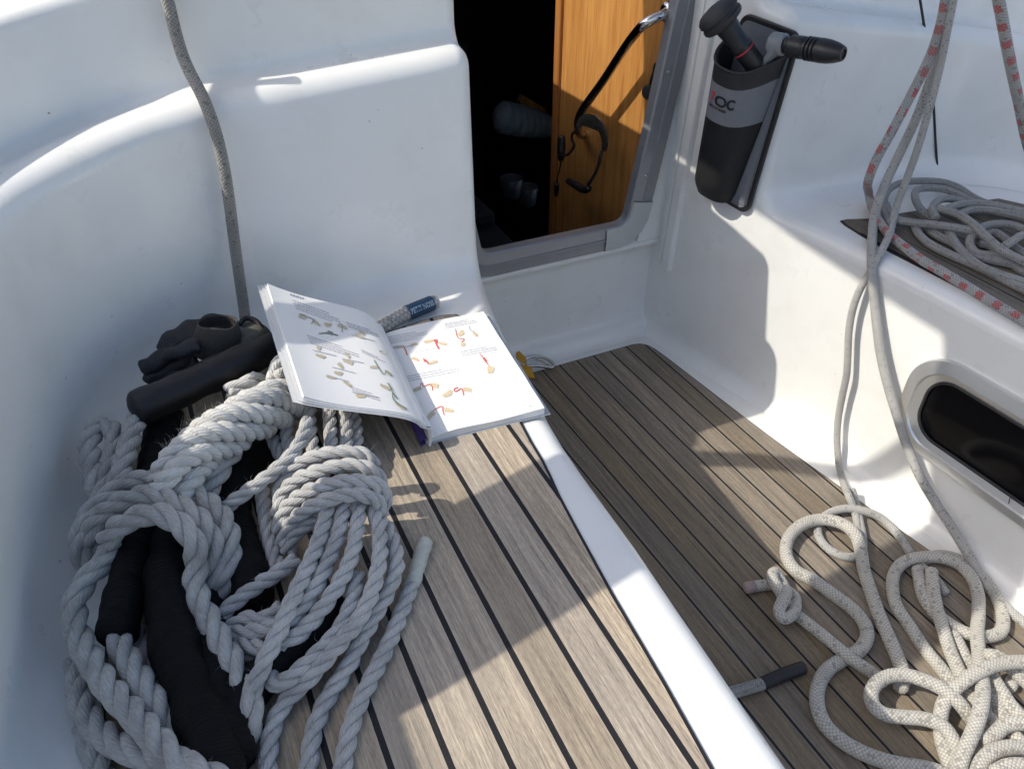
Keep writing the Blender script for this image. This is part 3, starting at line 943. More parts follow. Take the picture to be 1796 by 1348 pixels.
fibres(thin, RN, 420, 3, M['rope_thin'], coil)
fibres(thick, RT_, 320, 4, M['rope_thick'], moor)
fibres([[(500, 250, .095), (580, 165, .10), (690, 95, .10), (790, 48, .094), (880, 8, .072)]], .034, 240, 5, M['rope_plait'], plait)

# black hose over a rope, against the wall
hb_ = MB(); hp = spl([Zp(243, 716, .085), Zp(290, 696, .085), Zp(350, 668, .083), Zp(420, 636, .082), Zp(470, 615, .076), Zp(512, 600, .066)], .006)
tube(hb_, hp, lambda t: .0235 * (1 + .035 * math.sin(t * 31) + .03 * math.sin(t * 13 + 1)), n=28)
hose = hb_.build('rubber_hose', M['hose'])
tag(hose, 'black rubber chafe hose lying along the foot of the white coaming', 'hose')

# pair of sailing gloves
def blob(mb, spine, radii, n=18, squash=.65, mi=0, seed=0, amp=.08):
    P = spl([tuple(p) + (r_,) for p, r_ in zip(spine, radii)], .004)
    X = P[:, :3]; R = P[:, 3]; r = np.random.default_rng(seed); ph = r.random(6) * 6
    T, N, B = frames(X); rows = []
    for i in range(len(X)):
        row = []
        for a in np.linspace(0, 2 * math.pi, n, endpoint=False):
            w = 1 + amp * (math.sin(2 * a + i * .45 + ph[0]) + .7 * math.sin(3 * a - i * .8 + ph[1]) + .5 * math.sin(5 * a + i * .25 + ph[2]))
            row.append(X[i] + R[i] * w * (math.cos(a) * N[i] * squash + math.sin(a) * B[i]))
        rows.append(row)
    c0 = X[0] - T[0] * R[0] * .4; c1 = X[-1] + T[-1] * R[-1] * .4
    rows = [[c0 + (p - X[0]) * .05 for p in rows[0]], [c0 + T[0] * R[0] * .1 + (p - X[0]) * .7 for p in rows[0]]] + rows + [[c1 - T[-1] * R[-1] * .1 + (p - X[-1]) * .7 for p in rows[-1]], [c1 + (p - X[-1]) * .05 for p in rows[-1]]]
    mb.grid(rows, wrap=True, mi=mi)


g = MB()
# palm and back, then the four fingers and thumb
blob(g, [Zp(290, 612, .075), Zp(330, 596, .085), Zp(372, 588, .088), Zp(410, 582, .08)], [.022, .033, .031, .024], seed=1, squash=.75, amp=.05)
blob(g, [Zp(252, 648, .075), Zp(275, 634, .08), Zp(310, 618, .085)], [.0125, .0135, .016], seed=2, squash=.95, amp=.04)
blob(g, [Zp(258, 668, .06), Zp(290, 648, .066), Zp(330, 628, .075)], [.010, .0125, .016], seed=3, squash=.9, amp=.04)
blob(g, [Zp(262, 690, .05), Zp(300, 664, .055), Zp(345, 640, .065)], [.010, .0125, .016], seed=4, squash=.9, amp=.04)
blob(g, [Zp(288, 626, .098), Zp(315, 615, .105), Zp(345, 606, .105)], [.008, .010, .012], seed=5, squash=.9, amp=.05)
g.v = [tuple(np.array(v) + np.array([.5, .3, 1.]) * (.0016 * math.sin(v[0] * 210 + v[1] * 90) + .0013 * math.sin(v[1] * 260 - v[0] * 70 + v[2] * 120))) for v in g.v]
gl_ = g.build('glove', M['glove'])
tag(gl_, 'dark grey sailing glove lying against the white coaming behind the black hose', 'glove')
cu = MB(); c0 = Zp(382, 563, .124); ca = np.array([.22, -.10, .97]); ca /= np.linalg.norm(ca)
lathe(cu, c0, ca, [(.036, -.055), (.034, -.035), (.0285, -.014), (.0262, -.003), (.0248, .0), (.0242, -.001), (.0236, -.006)], 32)
cu.v = [tuple(np.array(v) + np.array([.0015 * math.sin(40 * v[2] + 90 * v[0]), 0, .002 * math.sin(170 * v[0])])) for v in cu.v]
sq = lambda vs: [tuple(c0 + (np.array(v) - c0) * np.array([1.0, .70, .92])) for v in vs]
cu.v = sq(cu.v)
c_ = cu.build('cuff', simple('dark_olive_knit', (.055, .053, .045), .8, 0, 120, .2, .5, .002)); c_.parent = gl_
li = MB(); lathe(li, c0, ca, [(.0238, -.004), (.022, -.012), (.018, -.03), (.001, -.034)], 28); li.v = sq(li.v); l_ = li.build('lining', M['ink']); l_.parent = gl_
g = MB()
blob(g, [Zp(395, 606, .07), Zp(425, 592, .078), Zp(452, 586, .074), Zp(468, 590, .065)], [.02, .030, .027, .016], seed=8, squash=.6, amp=.06)
blob(g, [Zp(404, 572, .10), Zp(428, 586, .09), Zp(458, 598, .075)], [.007, .010, .009], seed=9, squash=.8, amp=.05)
g2 = g.build('glove', M['glove_tan'])
tag(g2, 'olive and grey sailing glove tucked between the hose and the hanging rope', 'glove')
st = MB(); tube(st, spl([Zp(420, 568, .10), Zp(432, 558, .10), Zp(448, 562, .095), Zp(460, 578, .085), Zp(468, 598, .07)], .004), .004, 10); s_ = st.build('wrist_strap', M['ink']); s_.parent = g2

# rope over the coaming and down the wall
hl = MB()
hpts = [(284, -45, 1.262), (292, -8, 1.262), (300, 25, 1.262), (309, 62, 1.260), (321, 100, 1.252), (337, 135, 1.234), (353, 165, 1.215), (366, 196, 1.196), (379, 235, 1.186), (391, 285, 1.181), (401, 345, 1.177), (410, 415, 1.171), (419, 480, 1.163), (427, 535, 1.15), (433, 580, 1.125)]
tube(hl, spl([PY(x, y, yy - .010) for x, y, yy in hpts], .004), .0086, 14)
ho = hl.build('hanging_rope', M['halyard'])
tag(ho, 'grey braided rope hanging over the white coaming ledge down to the seat', 'rope')

# rope end with dark blue whipping by the wall
re_ = MB()
e0, e1 = Zp(640, 590, .016), Zp(712, 550, .016); ep = spl([Zp(560, 622, .03), Zp(600, 606, .022), e0, Zp(676, 569, .016), e1, Zp(762, 530, .016)], .003)
tube(re_, ep, lambda t: .0125, 18)
ro_ = re_.build('rope_end', M['tracer'])
tag(ro_, 'braided rope end with a dark blue printed band, on the seat behind the open book', 'rope')
tb = MB(); ta, tc = Zp(713, 549.5, .016), Zp(757, 531.5, .016)
tube(tb, spl([ta, tc], n=12), .0134, 24, cap=False); t_ = tb.build('printed_band', M['blue_tape']); t_.parent = ro_
# lettering wrapped round the band
ax = (tc - ta); Lb = np.linalg.norm(ax); ax /= Lb
view = CAM - (ta + tc) / 2; view -= ax * view.dot(ax); view /= np.linalg.norm(view); side_ = np.cross(ax, view)
v, f = text_geo('PETIT NOSS', .0098, 'LEFT', .0002)
w = max(p[0] for p in v); k = Lb * .9 / w
mbt = MB()
up_ = np.cross(view, ax)
if up_[2] < 0 and abs(up_[2]) > .2: up_ = up_
pts = []
for p in v:
    s = p[0] * k + Lb * .05; a = (p[1] - .0034) / .0134 * 1.25
    pts.append(ta + ax * s + .01365 * (math.cos(a) * view + math.sin(a) * np.cross(view, ax)))
mbt.add(pts, f); mbt.keep = True; t2 = mbt.build('lettering', M['pale_print'], smooth=False); t2.parent = t_
ec = MB(); tube(ec, spl([Zp(756, 532, .016), Zp(764, 529, .016)], n=6), .0122, 18); t3 = ec.build('frayed_tip', M['taped']); t3.parent = ro_

# ------------------------------------------------------------------ open book
SB, ST, RB, RTp = Zp(746, 766, .016), Zp(662, 584, .016), Zp(955, 716, .016), Zp(848, 545, .016)
LB, LT = Zp(533, 695, .125), Zp(469, 498, .118)


def pageR(u, v):
    a = SB + (ST - SB) * v; b = RB + (RTp - RB) * v
    p = a + (b - a) * u
    z = .016 - .009 * math.exp(-u * 12) + (.0010 * math.sin(u * 7 + v * 5) + .0005 * math.sin(u * 9 - v * 23)) * min(1, u * 4)
    # rounded lower outer corner of a thumbed book
    return np.array([p[0], p[1], z])


def pageL(u, v):
    a = SB + (ST - SB) * v; b = LB + (LT - LB) * v
    a = np.array([a[0] + .001, a[1] - .010, .006])
    c1 = a + np.array([.013, 0, .078]); c2 = a + (b - a) * .42 + np.array([0, 0, .012])
    t = u
    p = (1 - t) ** 3 * a + 3 * (1 - t) ** 2 * t * c1 + 3 * (1 - t) * t * t * c2 + t ** 3 * b
    return p + np.array([0, 0, .002 * math.sin(v * 4 + u * 3) * u])


def pnormal(fn, u, v):
    e = 1e-3
    n = np.cross(fn(min(1, u + e), v) - fn(max(0, u - e), v), fn(u, min(1, v + e)) - fn(u, max(0, v - e)))
    n /= np.linalg.norm(n)
    return n if n.dot(CAM - fn(u, v)) > 0 else -n


book = empty('open_book', Zp(740, 690, .004), 'open paperback of knot-tying instructions lying half on the rope pile on the teak seat', 'book')
US = np.linspace(0, 1, 25); VS = np.linspace(0, 1, 17)


def block(fn, th, name, extra):
    mb = MB()
    nn = 0
    top = [[fn(u, v) for v in VS] for u in US]
    bot = []
    for u in US:
        row = []
        for v in VS:
            p = fn(u, v); n = pnormal(fn, u, v) if fn is pageL else np.array([0, 0, 1.])
            d = th if fn is not pageL else th * (.35 + .65 * min(1, u * 5)) * (1 - .35 * u)
            q = p - n * d
            if fn is not pageL: q[2] = .0052
            row.append(q)
        bot.append(row)
    mb.grid(top); mb.grid(bot, flip=True)
    ks = 5
    def strip(A, B, out):
        rows = []
        for k in range(ks + 1):
            t = k / ks; rows.append([a + (b - a) * t for a, b in zip(A, B)])
        mb.grid(rows, mi=1)
    strip([r[0] for r in top], [r[0] for r in bot], 0); strip([r[-1] for r in top], [r[-1] for r in bot], 0)
    strip(top[-1], bot[-1], 0)
    extra(mb)
    o = mb.build(name, [M[k] for k in ('paper', 'paper_edge', 'print_grey', 'print_tan', 'print_olive', 'print_red', 'print_green', 'print_grey')], None, angle=40)
    return under(o, book)


def proj(p):
    q = np.array(p) - CAM; c = q.dot(_fw)
    return 898 + F * q.dot(_r) / c, 674 - F * q.dot(_up) / c


def make_inv(fn):
    us = np.linspace(0, 1, 90); vs = np.linspace(0, 1, 120)
    G = np.array([[proj(fn(u, v)) for v in vs] for u in us])
    def inv(px, py):
        d = (G[:, :, 0] - px) ** 2 + (G[:, :, 1] - py) ** 2
        i, j = np.unravel_index(np.argmin(d), d.shape)
        i0, j0 = min(max(i, 1), 88), min(max(j, 1), 118)
        A = np.array([(G[i0 + 1, j0] - G[i0 - 1, j0]) / (us[i0 + 1] - us[i0 - 1]), (G[i0, j0 + 1] - G[i0, j0 - 1]) / (vs[j0 + 1] - vs[j0 - 1])]).T
        try: du = np.linalg.solve(A, np.array([px, py]) - G[i0, j0])
        except Exception: du = np.zeros(2)
        du = np.clip(du, -.02, .02)
        return min(max(us[i0] + du[0], .015), .985), min(max(vs[j0] + du[1], .01), .99)
    return inv


def printed(mt, fn, ox, oy, sc, texts, hands, strokes):
    inv = make_inv(fn); r = np.random.default_rng(11)
    def S(x, y, h=.0005):
        u, v = inv(ox + x / sc, oy + y / sc); return fn(u, v) + pnormal(fn, u, v) * h
    for (x0, y0, x1, y1, wd) in texts:
        L = math.hypot(x1 - x0, y1 - y0); dx, dy = (x1 - x0) / L, (y1 - y0) / L
        s = 0
        while s < L:
            wl = min(L - s, 10 + r.random() * 26)
            a0, a1 = s, s + wl; nx, ny = -dy * wd / 2, dx * wd / 2
            q = []
            for aa, sg in ((a0, -1), (a1, -1), (a1, 1), (a0, 1)):
                q.append(S(x0 + dx * aa + sg * nx, y0 + dy * aa + sg * ny))
            mt.poly(q, 2); s += wl + 5
    mh = mt
    for (cx, cy, a, b, ang, m) in hands:
        t = math.radians(ang); pts = []
        ph = r.random() * 6
        for w in np.linspace(0, 2 * math.pi, 18, endpoint=False):
            rr = 1 + .12 * math.sin(3 * w + ph) + .08 * math.sin(5 * w + ph * 2)
            ex, ey = abs(math.cos(w)) ** .6 * math.copysign(1, math.cos(w)) * a * .45 * rr, abs(math.sin(w)) ** .7 * math.copysign(1, math.sin(w)) * b * .42 * rr
            pts.append(S(cx + ex * math.cos(t) - ey * math.sin(t), cy + ex * math.sin(t) + ey * math.cos(t), .0007))
        c = sum(pts) / len(pts)
        mh.add([c] + pts, [(0, i + 1, (i + 1) % 18 + 1) for i in range(18)], mi=m + 3)
    ms = mt
    for pts, wd, m in strokes:
        P = spl([(x, y, 0) for x, y in pts], n=14)[:, :2] if len(pts) > 2 else np.array([np.array(pts[0]) + (np.array(pts[1]) - np.array(pts[0])) * t for t in np.linspace(0, 1, 6)])
        T = np.gradient(P, axis=0); T /= np.linalg.norm(T, axis=1)[:, None] + 1e-9
        A = [S(p[0] - t[1] * wd / 2, p[1] + t[0] * wd / 2, .0009) for p, t in zip(P, T)]; B = [S(p[0] + t[1] * wd / 2, p[1] - t[0] * wd / 2, .0009) for p, t in zip(P, T)]
        ms.grid([A, B], mi=m + 5)


def rows_(x0, y0, x1, y1, n, dx, dy, wd, short=.75):
    out = []
    for k in range(n):
        e = 1. if k % 3 else short
        out.append((x0 + dx * k, y0 + dy * k, x0 + dx * k + (x1 - x0) * e, y0 + dy * k + (y1 - y0) * e, wd))
    return out


tR = rows_(60, 352, 420, 283, 4, 6, 17, 5) + rows_(575, 236, 840, 186, 3, 8, 15, 5) + rows_(715, 470, 1005, 412, 3, 8, 17, 5) + rows_(230, 682, 680, 592, 3, 12, 18, 5) + [(1290, 926, 1330, 919, 5)] + rows_(330, 470, 580, 425, 1, 0, 0, 3)
hR = [(195, 425, 110, 26, -4, 1), (320, 405, 66, 26, -12, 0), (440, 380, 95, 30, -12, 0), (562, 400, 80, 26, 8, 0), (330, 530, 80, 30, 20, 0), (480, 558, 85, 28, -18, 0), (340, 785, 105, 36, -24, 1), (490, 752, 95, 44, 10, 0), (603, 822, 100, 48, -32, 0), (765, 788, 95, 42, 6, 0), (458, 1005, 110, 46, -48, 1), (612, 962, 95, 42, 12, 0), (716, 312, 66, 44, -40, 0), (732, 402, 42, 46, 20, 0), (836, 320, 56, 32, 40, 0), (965, 618, 66, 78, 10, 0)]
sR = [([(235, 430), (248, 455), (262, 498)], 9, 0), ([(485, 372), (515, 372), (505, 395), (530, 445)], 14, 0), ([(495, 368), (512, 398)], 24, 0), ([(395, 528), (425, 545), (440, 572)], 12, 0), ([(402, 540), (422, 548)], 22, 0), ([(372, 752), (382, 730), (400, 762), (440, 745), (468, 752), (474, 796)], 7, 0), ([(690, 770), (655, 785), (665, 805), (720, 780), (738, 838)], 9, 0), ([(485, 965), (510, 945), (560, 930), (560, 960), (575, 1005)], 7, 0), ([(878, 490), (905, 522), (925, 552), (945, 578)], 8, 0), ([(905, 520), (930, 552)], 20, 0), ([(668, 275), (690, 350), (745, 362), (720, 385)], 6, 0), ([(782, 250), (800, 290), (830, 300)], 6, 2), ([(150, 437), (250, 425), (350, 400)], 4, 2)]
bR = block(pageR, .014, 'page_block', lambda m_: printed(m_, pageR, 660, 520, 4.8156, tR, hR, sR))
tL = [(205, 155, 312, 188, 13)] + rows_(222, 196, 560, 320, 4, 9, 20, 5, .8) + rows_(330, 455, 700, 580, 4, 9, 19, 5, .7) + rows_(730, 563, 900, 640, 2, 6, 15, 5) + rows_(620, 358, 850, 435, 3, 6, 16, 5) + rows_(655, 838, 860, 905, 3, 6, 17, 5)
hL = [(298, 318, 62, 40, 20, 1), (398, 362, 84, 26, 40, 1), (485, 378, 62, 34, 10, 1), (592, 392, 84, 28, 20, 1), (720, 465, 92, 28, 20, 1), (738, 440, 50, 26, 30, 1), (416, 549, 40, 34, 40, 1), (430, 610, 84, 26, 15, 1), (630, 605, 62, 24, 50, 1), (634, 652, 92, 34, 20, 1), (577, 680, 62, 30, 50, 1), (561, 736, 72, 32, 10, 1), (505, 766, 84, 22, 15, 1), (628, 815, 84, 26, 35, 1), (725, 905, 82, 28, 5, 0), (826, 692, 74, 24, 2, 1), (892, 585, 60, 20, 30, 1), (910, 840, 96, 30, 25, 1), (930, 735, 70, 22, 40, 1), (1020, 980, 110, 24, 35, 1)]
sL = [([(268, 300), (330, 320), (380, 345), (360, 375)], 5, 1), ([(415, 445), (470, 440), (510, 445), (560, 458)], 8, 1), ([(480, 432), (520, 445)], 22, 1), ([(560, 375), (590, 380), (588, 435)], 5, 1), ([(370, 566), (545, 610)], 4, 2), ([(590, 630), (750, 662)], 4, 2), ([(515, 692), (690, 738)], 4, 2), ([(480, 752), (640, 800)], 4, 2), ([(665, 878), (858, 915)], 4, 2), ([(825, 640), (860, 700), (900, 750), (915, 720), (960, 760)], 6, 1), ([(925, 808), (958, 865), (965, 925), (1000, 960), (1065, 1000)], 8, 1), ([(960, 880), (1000, 930)], 8, 1), ([(660, 455), (830, 500)], 4, 2)]
bL = block(pageL, .0075, 'page_block', lambda m_: printed(m_, pageL, 460, 480, 4.2125, tL, hL, sL))
# loose sheets that fan out from under the left half
for k in range(1, 4):
    mb = MB(); rows = []
    for u in np.linspace(.02, 1, 22):
        row = []
        for v in VS:
            p = pageL(u, v); n = pnormal(pageL, u, v)
            ext = (pageL(1, v) - pageL(.94, v)) / .06
            q = p - n * (.0017 * k * (.35 + .65 * min(1, u * 4)) + .0055 * k * max(0, u - .78) * 1.0) + ext * (u ** 4) * .013 * k
            q = q + np.array([0, -.0016 * k * (1 - v) * min(1, u * 3), 0])
            row.append(q)
        rows.append(row)
    b2 = [[p - np.array([0, 0, .0004]) for p in r] for r in rows]
    mb.grid(rows); mb.grid(b2, flip=True)
    mb.grid([[r[0] for r in rows], [r[0] for r in b2]]); mb.grid([rows[-1], b2[-1]]); mb.grid([[r[-1] for r in rows], [r[-1] for r in b2]])
    under(mb.build('loose_page', M['paper'], None), book)
# cover
cv = MB(); e_ = (RB - SB) / np.linalg.norm(RB - SB); f_ = (ST - SB) / np.linalg.norm(ST - SB)
cr = [SB - f_ * .003 - e_ * .004, RB + e_ * .009 - f_ * .002, RTp + e_ * .011 + f_ * .002, ST + f_ * .003 - e_ * .004]
cv.slab([(p[0], p[1], .0048) for p in cr], (0, 0, -.0009))
under(cv.build('cover', simple('grey_cover', (.42, .45, .47), .35), None, smooth=False), book)
sp_ = MB(); rows = []
for a in np.linspace(-40, 200, 9):
    a = math.radians(a)
    rows.append([np.array([p[0], p[1], 0]) - e_ * (.003 + .006 * math.sin(a)) + np.array([0, 0, .0095 + .0055 * math.cos(a + .6)]) for p in (SB - f_ * .003, ST + f_ * .003)])
sp_.grid(rows); under(sp_.build('book_spine', M['cover'], None), book)




# ------------------------------------------------------------------ sheets on the right
def WR(pts):   # (px, py, gap from the side wall)
    return [Wp(x, y, g) for x, y, g in pts]


def crop(ox, oy, sc): return lambda pts: [(ox + x / sc, oy + y / sc) + tuple(r_) for x, y, *r_ in pts]


def rope(name, mat, segs, R, label, group=None, n=14, step=.004):
    mb = MB()
    for s in segs: tube(mb, spl(s, step), R, n)
    o = mb.build(name, mat); tag(o, label, 'rope', group); return o


def Zs(pts): return [Zp(x, y, z) for x, y, z in pts]


# red-flecked line hanging in front of the recess and running aft along the seat
ra = [PY(x, y, yy) for x, y, yy in ((1676, -80, 1.01), (1662, -20, 1.01), (1653, 30, 1.01), (1637, 85, 1.012), (1612, 140, 1.015), (1586, 190, 1.018), (1562, 235, 1.02), (1538, 278, 1.02), (1525, 310, 1.02))]
rb = Zs([(1524, 340, .024), (1530, 365, .018), (1543, 390, .016), (1560, 412, .016), (1585, 432, .016), (1615, 455, .0135), (1650, 475, .0135), (1690, 499, .0135), (1740, 530, .0135), (1800, 566, .0135), (1870, 610, .0135), (1990, 690, .0135)])
rope('sheet_rope', M['red_fleck'], [ra + rb], .0088, 'grey rope with red flecks hanging to the right seat and running aft along its edge', 'sheets on the right seat')
rope('sheet_rope', M['red_fleck'], [[PY(x, y, .86) for x, y in ((1742, -70), (1748, -20), (1757, 30), (1766, 80), (1776, 130), (1788, 185), (1799, 240), (1815, 300))] + Zs([(1835, 380, .04), (1870, 440, .016), (1960, 520, .014)])], .0088,
     'grey rope with red flecks hanging alone at the upper right corner', 'sheets on the right seat')
# plain line, thicker: over the seat edge and down to the sole
p1 = [PY(x, y, yy) for x, y, yy in ((1683, -90, 1.03), (1668, -20, 1.03), (1654, 60, 1.032), (1632, 140, 1.034), (1606, 210, 1.036), (1580, 265, 1.034), (1556, 315, 1.03), (1542, 350, 1.02))]
p1 += Zs([(1533, 384, .020), (1530, 415, .012), (1529, 440, .010)])
p1 += WR([(1529, 462, .004), (1530, 485, .014), (1533, 520, .020), (1537, 560, .024), (1543, 610, .03), (1551, 650, .034), (1563, 695, .036), (1577, 740, .036), (1592, 785, .036), (1612, 832, .038), (1640, 880, .04), (1668, 922, .044)])
p1 += Zs([(1700, 975, -.425), (1728, 1022, -.440), (1752, 1052, -.442), (1775, 1074, -.442), (1800, 1094, -.442), (1850, 1140, -.442), (1950, 1240, -.442)])
rope('line_rope', M['sheet_fine'], [p1], .0090, 'plain grey rope passing the corner of the portlight down to the cockpit sole', 'plain ropes hanging over the right seat edge')
p2 = [PY(x, y, yy) for x, y, yy in ((1692, -90, 1.0), (1676, -20, 1.0), (1662, 50, 1.0), (1650, 110, 1.0), (1630, 190, 1.0), (1608, 265, 1.0), (1588, 320, 1.0), (1573, 360, 1.0), (1566, 390, .99))]
p2 += Zs([(1557, 418, .022), (1545, 442, .012)])
p2 += WR([(1533, 466, .005), (1518, 490, .016), (1505, 515, .022), (1495, 545, .025), (1489, 580, .027), (1487, 620, .028), (1485, 655, .028), (1477, 695, .026), (1470, 735, .026), (1468, 775, .030), (1471, 812, .042), (1478, 842, .060)])
p2 += Zs([(1488, 868, -.418), (1497, 890, -.436), (1505, 925, -.446), (1511, 960, -.446), (1511, 990, -.445)])
rope('line_rope', M['sheet_fine'], [p2], .0072, 'thin plain rope falling from the right seat edge to the loops on the sole', 'plain ropes hanging over the right seat edge', step=.004)

k8 = crop(1220, 820, 2.554); kl = crop(1440, 940, 3.303)
z0 = ZF + .0115
big = []
big.append(Zs(k8([(918, 985, z0 + .004), (930, 930, z0), (905, 850, z0), (870, 770, z0), (830, 680, z0), (790, 570, z0), (755, 460, z0), (738, 360, z0 + .01), (715, 300, z0 + .022), (665, 255, z0 + .022), (600, 235, z0 + .018), (530, 235, z0 + .014), (460, 265, z0 + .01), (412, 325, z0 + .006), (408, 395, z0), (450, 460, z0), (530, 505, z0), (620, 570, z0), (700, 630, z0), (755, 695, z0), (768, 755, z0), (735, 815, z0), (660, 858, z0), (595, 900, z0), (552, 970, z0), (545, 1060, z0), (580, 1150, z0), (660, 1225, z0), (770, 1285, z0), (900, 1325, z0), (1050, 1350, z0), (1160, 1390, z0)])))
rope('floor_rope', M['sheet'], big, .0118, 'thick white braided rope in a long S-bend on the teak sole, clear of the heap', 'white braided ropes on the cockpit sole')
# knotted end
kn = Zs(k8([(850, 962, z0), (800, 925, z0 + .002), (690, 848, z0 + .016), (560, 742, z0 + .006), (470, 665, z0), (425, 632, z0 + .004)]))
kc = [Zp(*q) for q in k8([(440, 645, z0), (412, 612, z0 + .010), (382, 560, z0 + .020), (352, 508, z0 + .024), (343, 478, z0 + .022), (362, 470, z0 + .016), (382, 505, z0 + .008), (405, 545, z0 + .004), (440, 575, z0 + .004), (447, 625, z0 + .010), (425, 662, z0 + .018), (392, 672, z0 + .026), (374, 645, z0 + .030), (388, 600, z0 + .032), (405, 565, z0 + .026), (392, 535, z0 + .012), (350, 524, z0 + .003), (290, 527, z0), (240, 535, z0)])]
kr = rope('knotted_rope', M['sheet'], [kn[:-2] + kc], .0104, 'white braided rope with an overhand knot in its end, on the teak sole')
kt = MB(); tube(kt, spl(Zs(k8([(262, 531, z0), (228, 537, z0)])), n=6), .0112, 16); k_ = kt.build('frayed_end', simple('pink_brown_fray', (.36, .27, .25), .9, 0, 300, .3, .6), None); k_.parent = kr
# thin loop beneath
zt = ZF + .0075
rope('floor_rope', M['sheet_fine'], [Zs(k8([(700, 100, zt + .012), (720, 170, zt + .004), (735, 240, zt), (748, 310, zt), (745, 370, zt), (705, 400, zt), (650, 392, zt), (590, 358, zt), (553, 308, zt), (552, 252, zt), (595, 205, zt + .004), (670, 183, zt + .012), (750, 192, zt + .014), (830, 225, zt + .006), (895, 285, zt), (955, 370, zt), (1000, 430, zt), (1060, 480, zt), (1120, 560, zt)]))],
     .0082, 'thin white rope forming a small round loop beside the sole edge below the right seat', 'white braided ropes on the cockpit sole')
# the heap
H = [
    [(800, 880, .0), (760, 850, 0), (700, 770, 0), (600, 650, 0), (510, 515, 0), (440, 410, 0), (415, 310, 0), (425, 215, 0), (480, 150, .002), (570, 122, .008), (680, 122, .012), (795, 160, .012), (870, 235, .010), (908, 330, .010), (912, 450, .012), (905, 560, .016), (915, 680, .022), (925, 780, .026)],
    [(560, 190, 0), (572, 260, 0), (590, 340, 0), (645, 430, 0), (720, 490, .002), (800, 540, .004), (880, 572, .006), (970, 580, .004), (1040, 552, .002), (1055, 480, .0), (1030, 380, 0), (970, 280, 0), (890, 195, 0), (800, 135, 0), (700, 112, 0), (600, 130, 0)],
    [(640, 200, .014), (648, 290, .012), (668, 400, .010), (705, 530, .010), (755, 680, .012), (810, 800, .014), (860, 900, .016), (910, 1010, .014)],
    [(880, 1070, .012), (800, 965, .03), (705, 885, .036), (600, 835, .036), (500, 806, .034), (400, 808, .032), (325, 845, .032), (290, 912, .030), (305, 978, .024), (365, 1028, .020), (480, 1046, .020), (600, 1058, .024), (700, 1096, .026), (758, 1165, .022), (788, 1250, .014), (800, 1370, .006)],
    [(1240, 730, .05), (1120, 728, .05), (1020, 742, .05), (930, 775, .05), (845, 825, .046), (765, 890, .036), (712, 965, .024), (692, 1060, .012), (698, 1165, .006), (728, 1270, .002), (775, 1390, 0)],
    [(930, 800, .03), (938, 880, .04), (930, 970, .044), (905, 1070, .042), (865, 1170, .036), (825, 1260, .03), (790, 1380, .02)],
    [(985, 800, .02), (1040, 890, .022), (1100, 980, .024), (1190, 1080, .024), (1280, 1150, .02)],
    [(985, 890, .012), (1020, 960, .014), (1060, 1050, .016), (1110, 1140, .016), (1190, 1230, .016)],
    [(900, 1400, .03), (930, 1310, .034), (985, 1255, .038), (1070, 1225, .038), (1180, 1222, .034), (1290, 1250, .03)],
    [(770, 570, .002), (810, 650, .004), (850, 730, .004), (890, 800, .004), (930, 900, .004), (960, 1000, .004), (960, 1120, .004), (920, 1230, .004), (880, 1330, .004), (860, 1400, 0)],
    [(960, 690, .03), (1005, 692, .034), (1060, 720, .03), (1130, 790, .022), (1230, 880, .012)],
    [(850, 950, .006), (880, 900, .008), (930, 1010, .010), (1000, 1080, .012), (1000, 1180, .012), (940, 1260, .012), (900, 1300, .01)],
    [(1010, 1370, .046), (1090, 1330, .05), (1190, 1330, .05), (1300, 1370, .046)],
    [(1000, 1130, 0), (1070, 1200, 0), (1150, 1290, 0), (1230, 1400, 0)],
    [(1090, 870, 0), (1130, 820, 0), (1200, 800, 0), (1300, 830, 0)],
    [(940, 1180, .026), (1000, 1150, .028), (1060, 1100, .03), (1130, 1080, .034), (1220, 1090, .034), (1320, 1130, .03)],
]
rope('rope_heap', M['sheet'], [Zs([(x, y, z0 + z) for x, y, z in kl(h)]) for h in H], .0110, 'sunlit heap of white braided rope loops on the sole at the lower right corner', 'white braided ropes on the cockpit sole', step=.0045)
# short end with black heat-shrink
be = Zs([(1215, 1237, z0), (1260, 1221, z0), (1305, 1208, z0), (1345, 1196, z0)])
eo = rope('rope_end', M['coil_grey'], [be], .0100, 'short grey rope end with a black tip lying on the sole below the left seat')
eb = MB(); tube(eb, spl(Zs([(1338, 1198, z0), (1370, 1184, z0), (1408, 1170, z0)]), .004), .0108, 18); e2 = eb.build('black_tip', M['black_soft'], None); e2.parent = eo

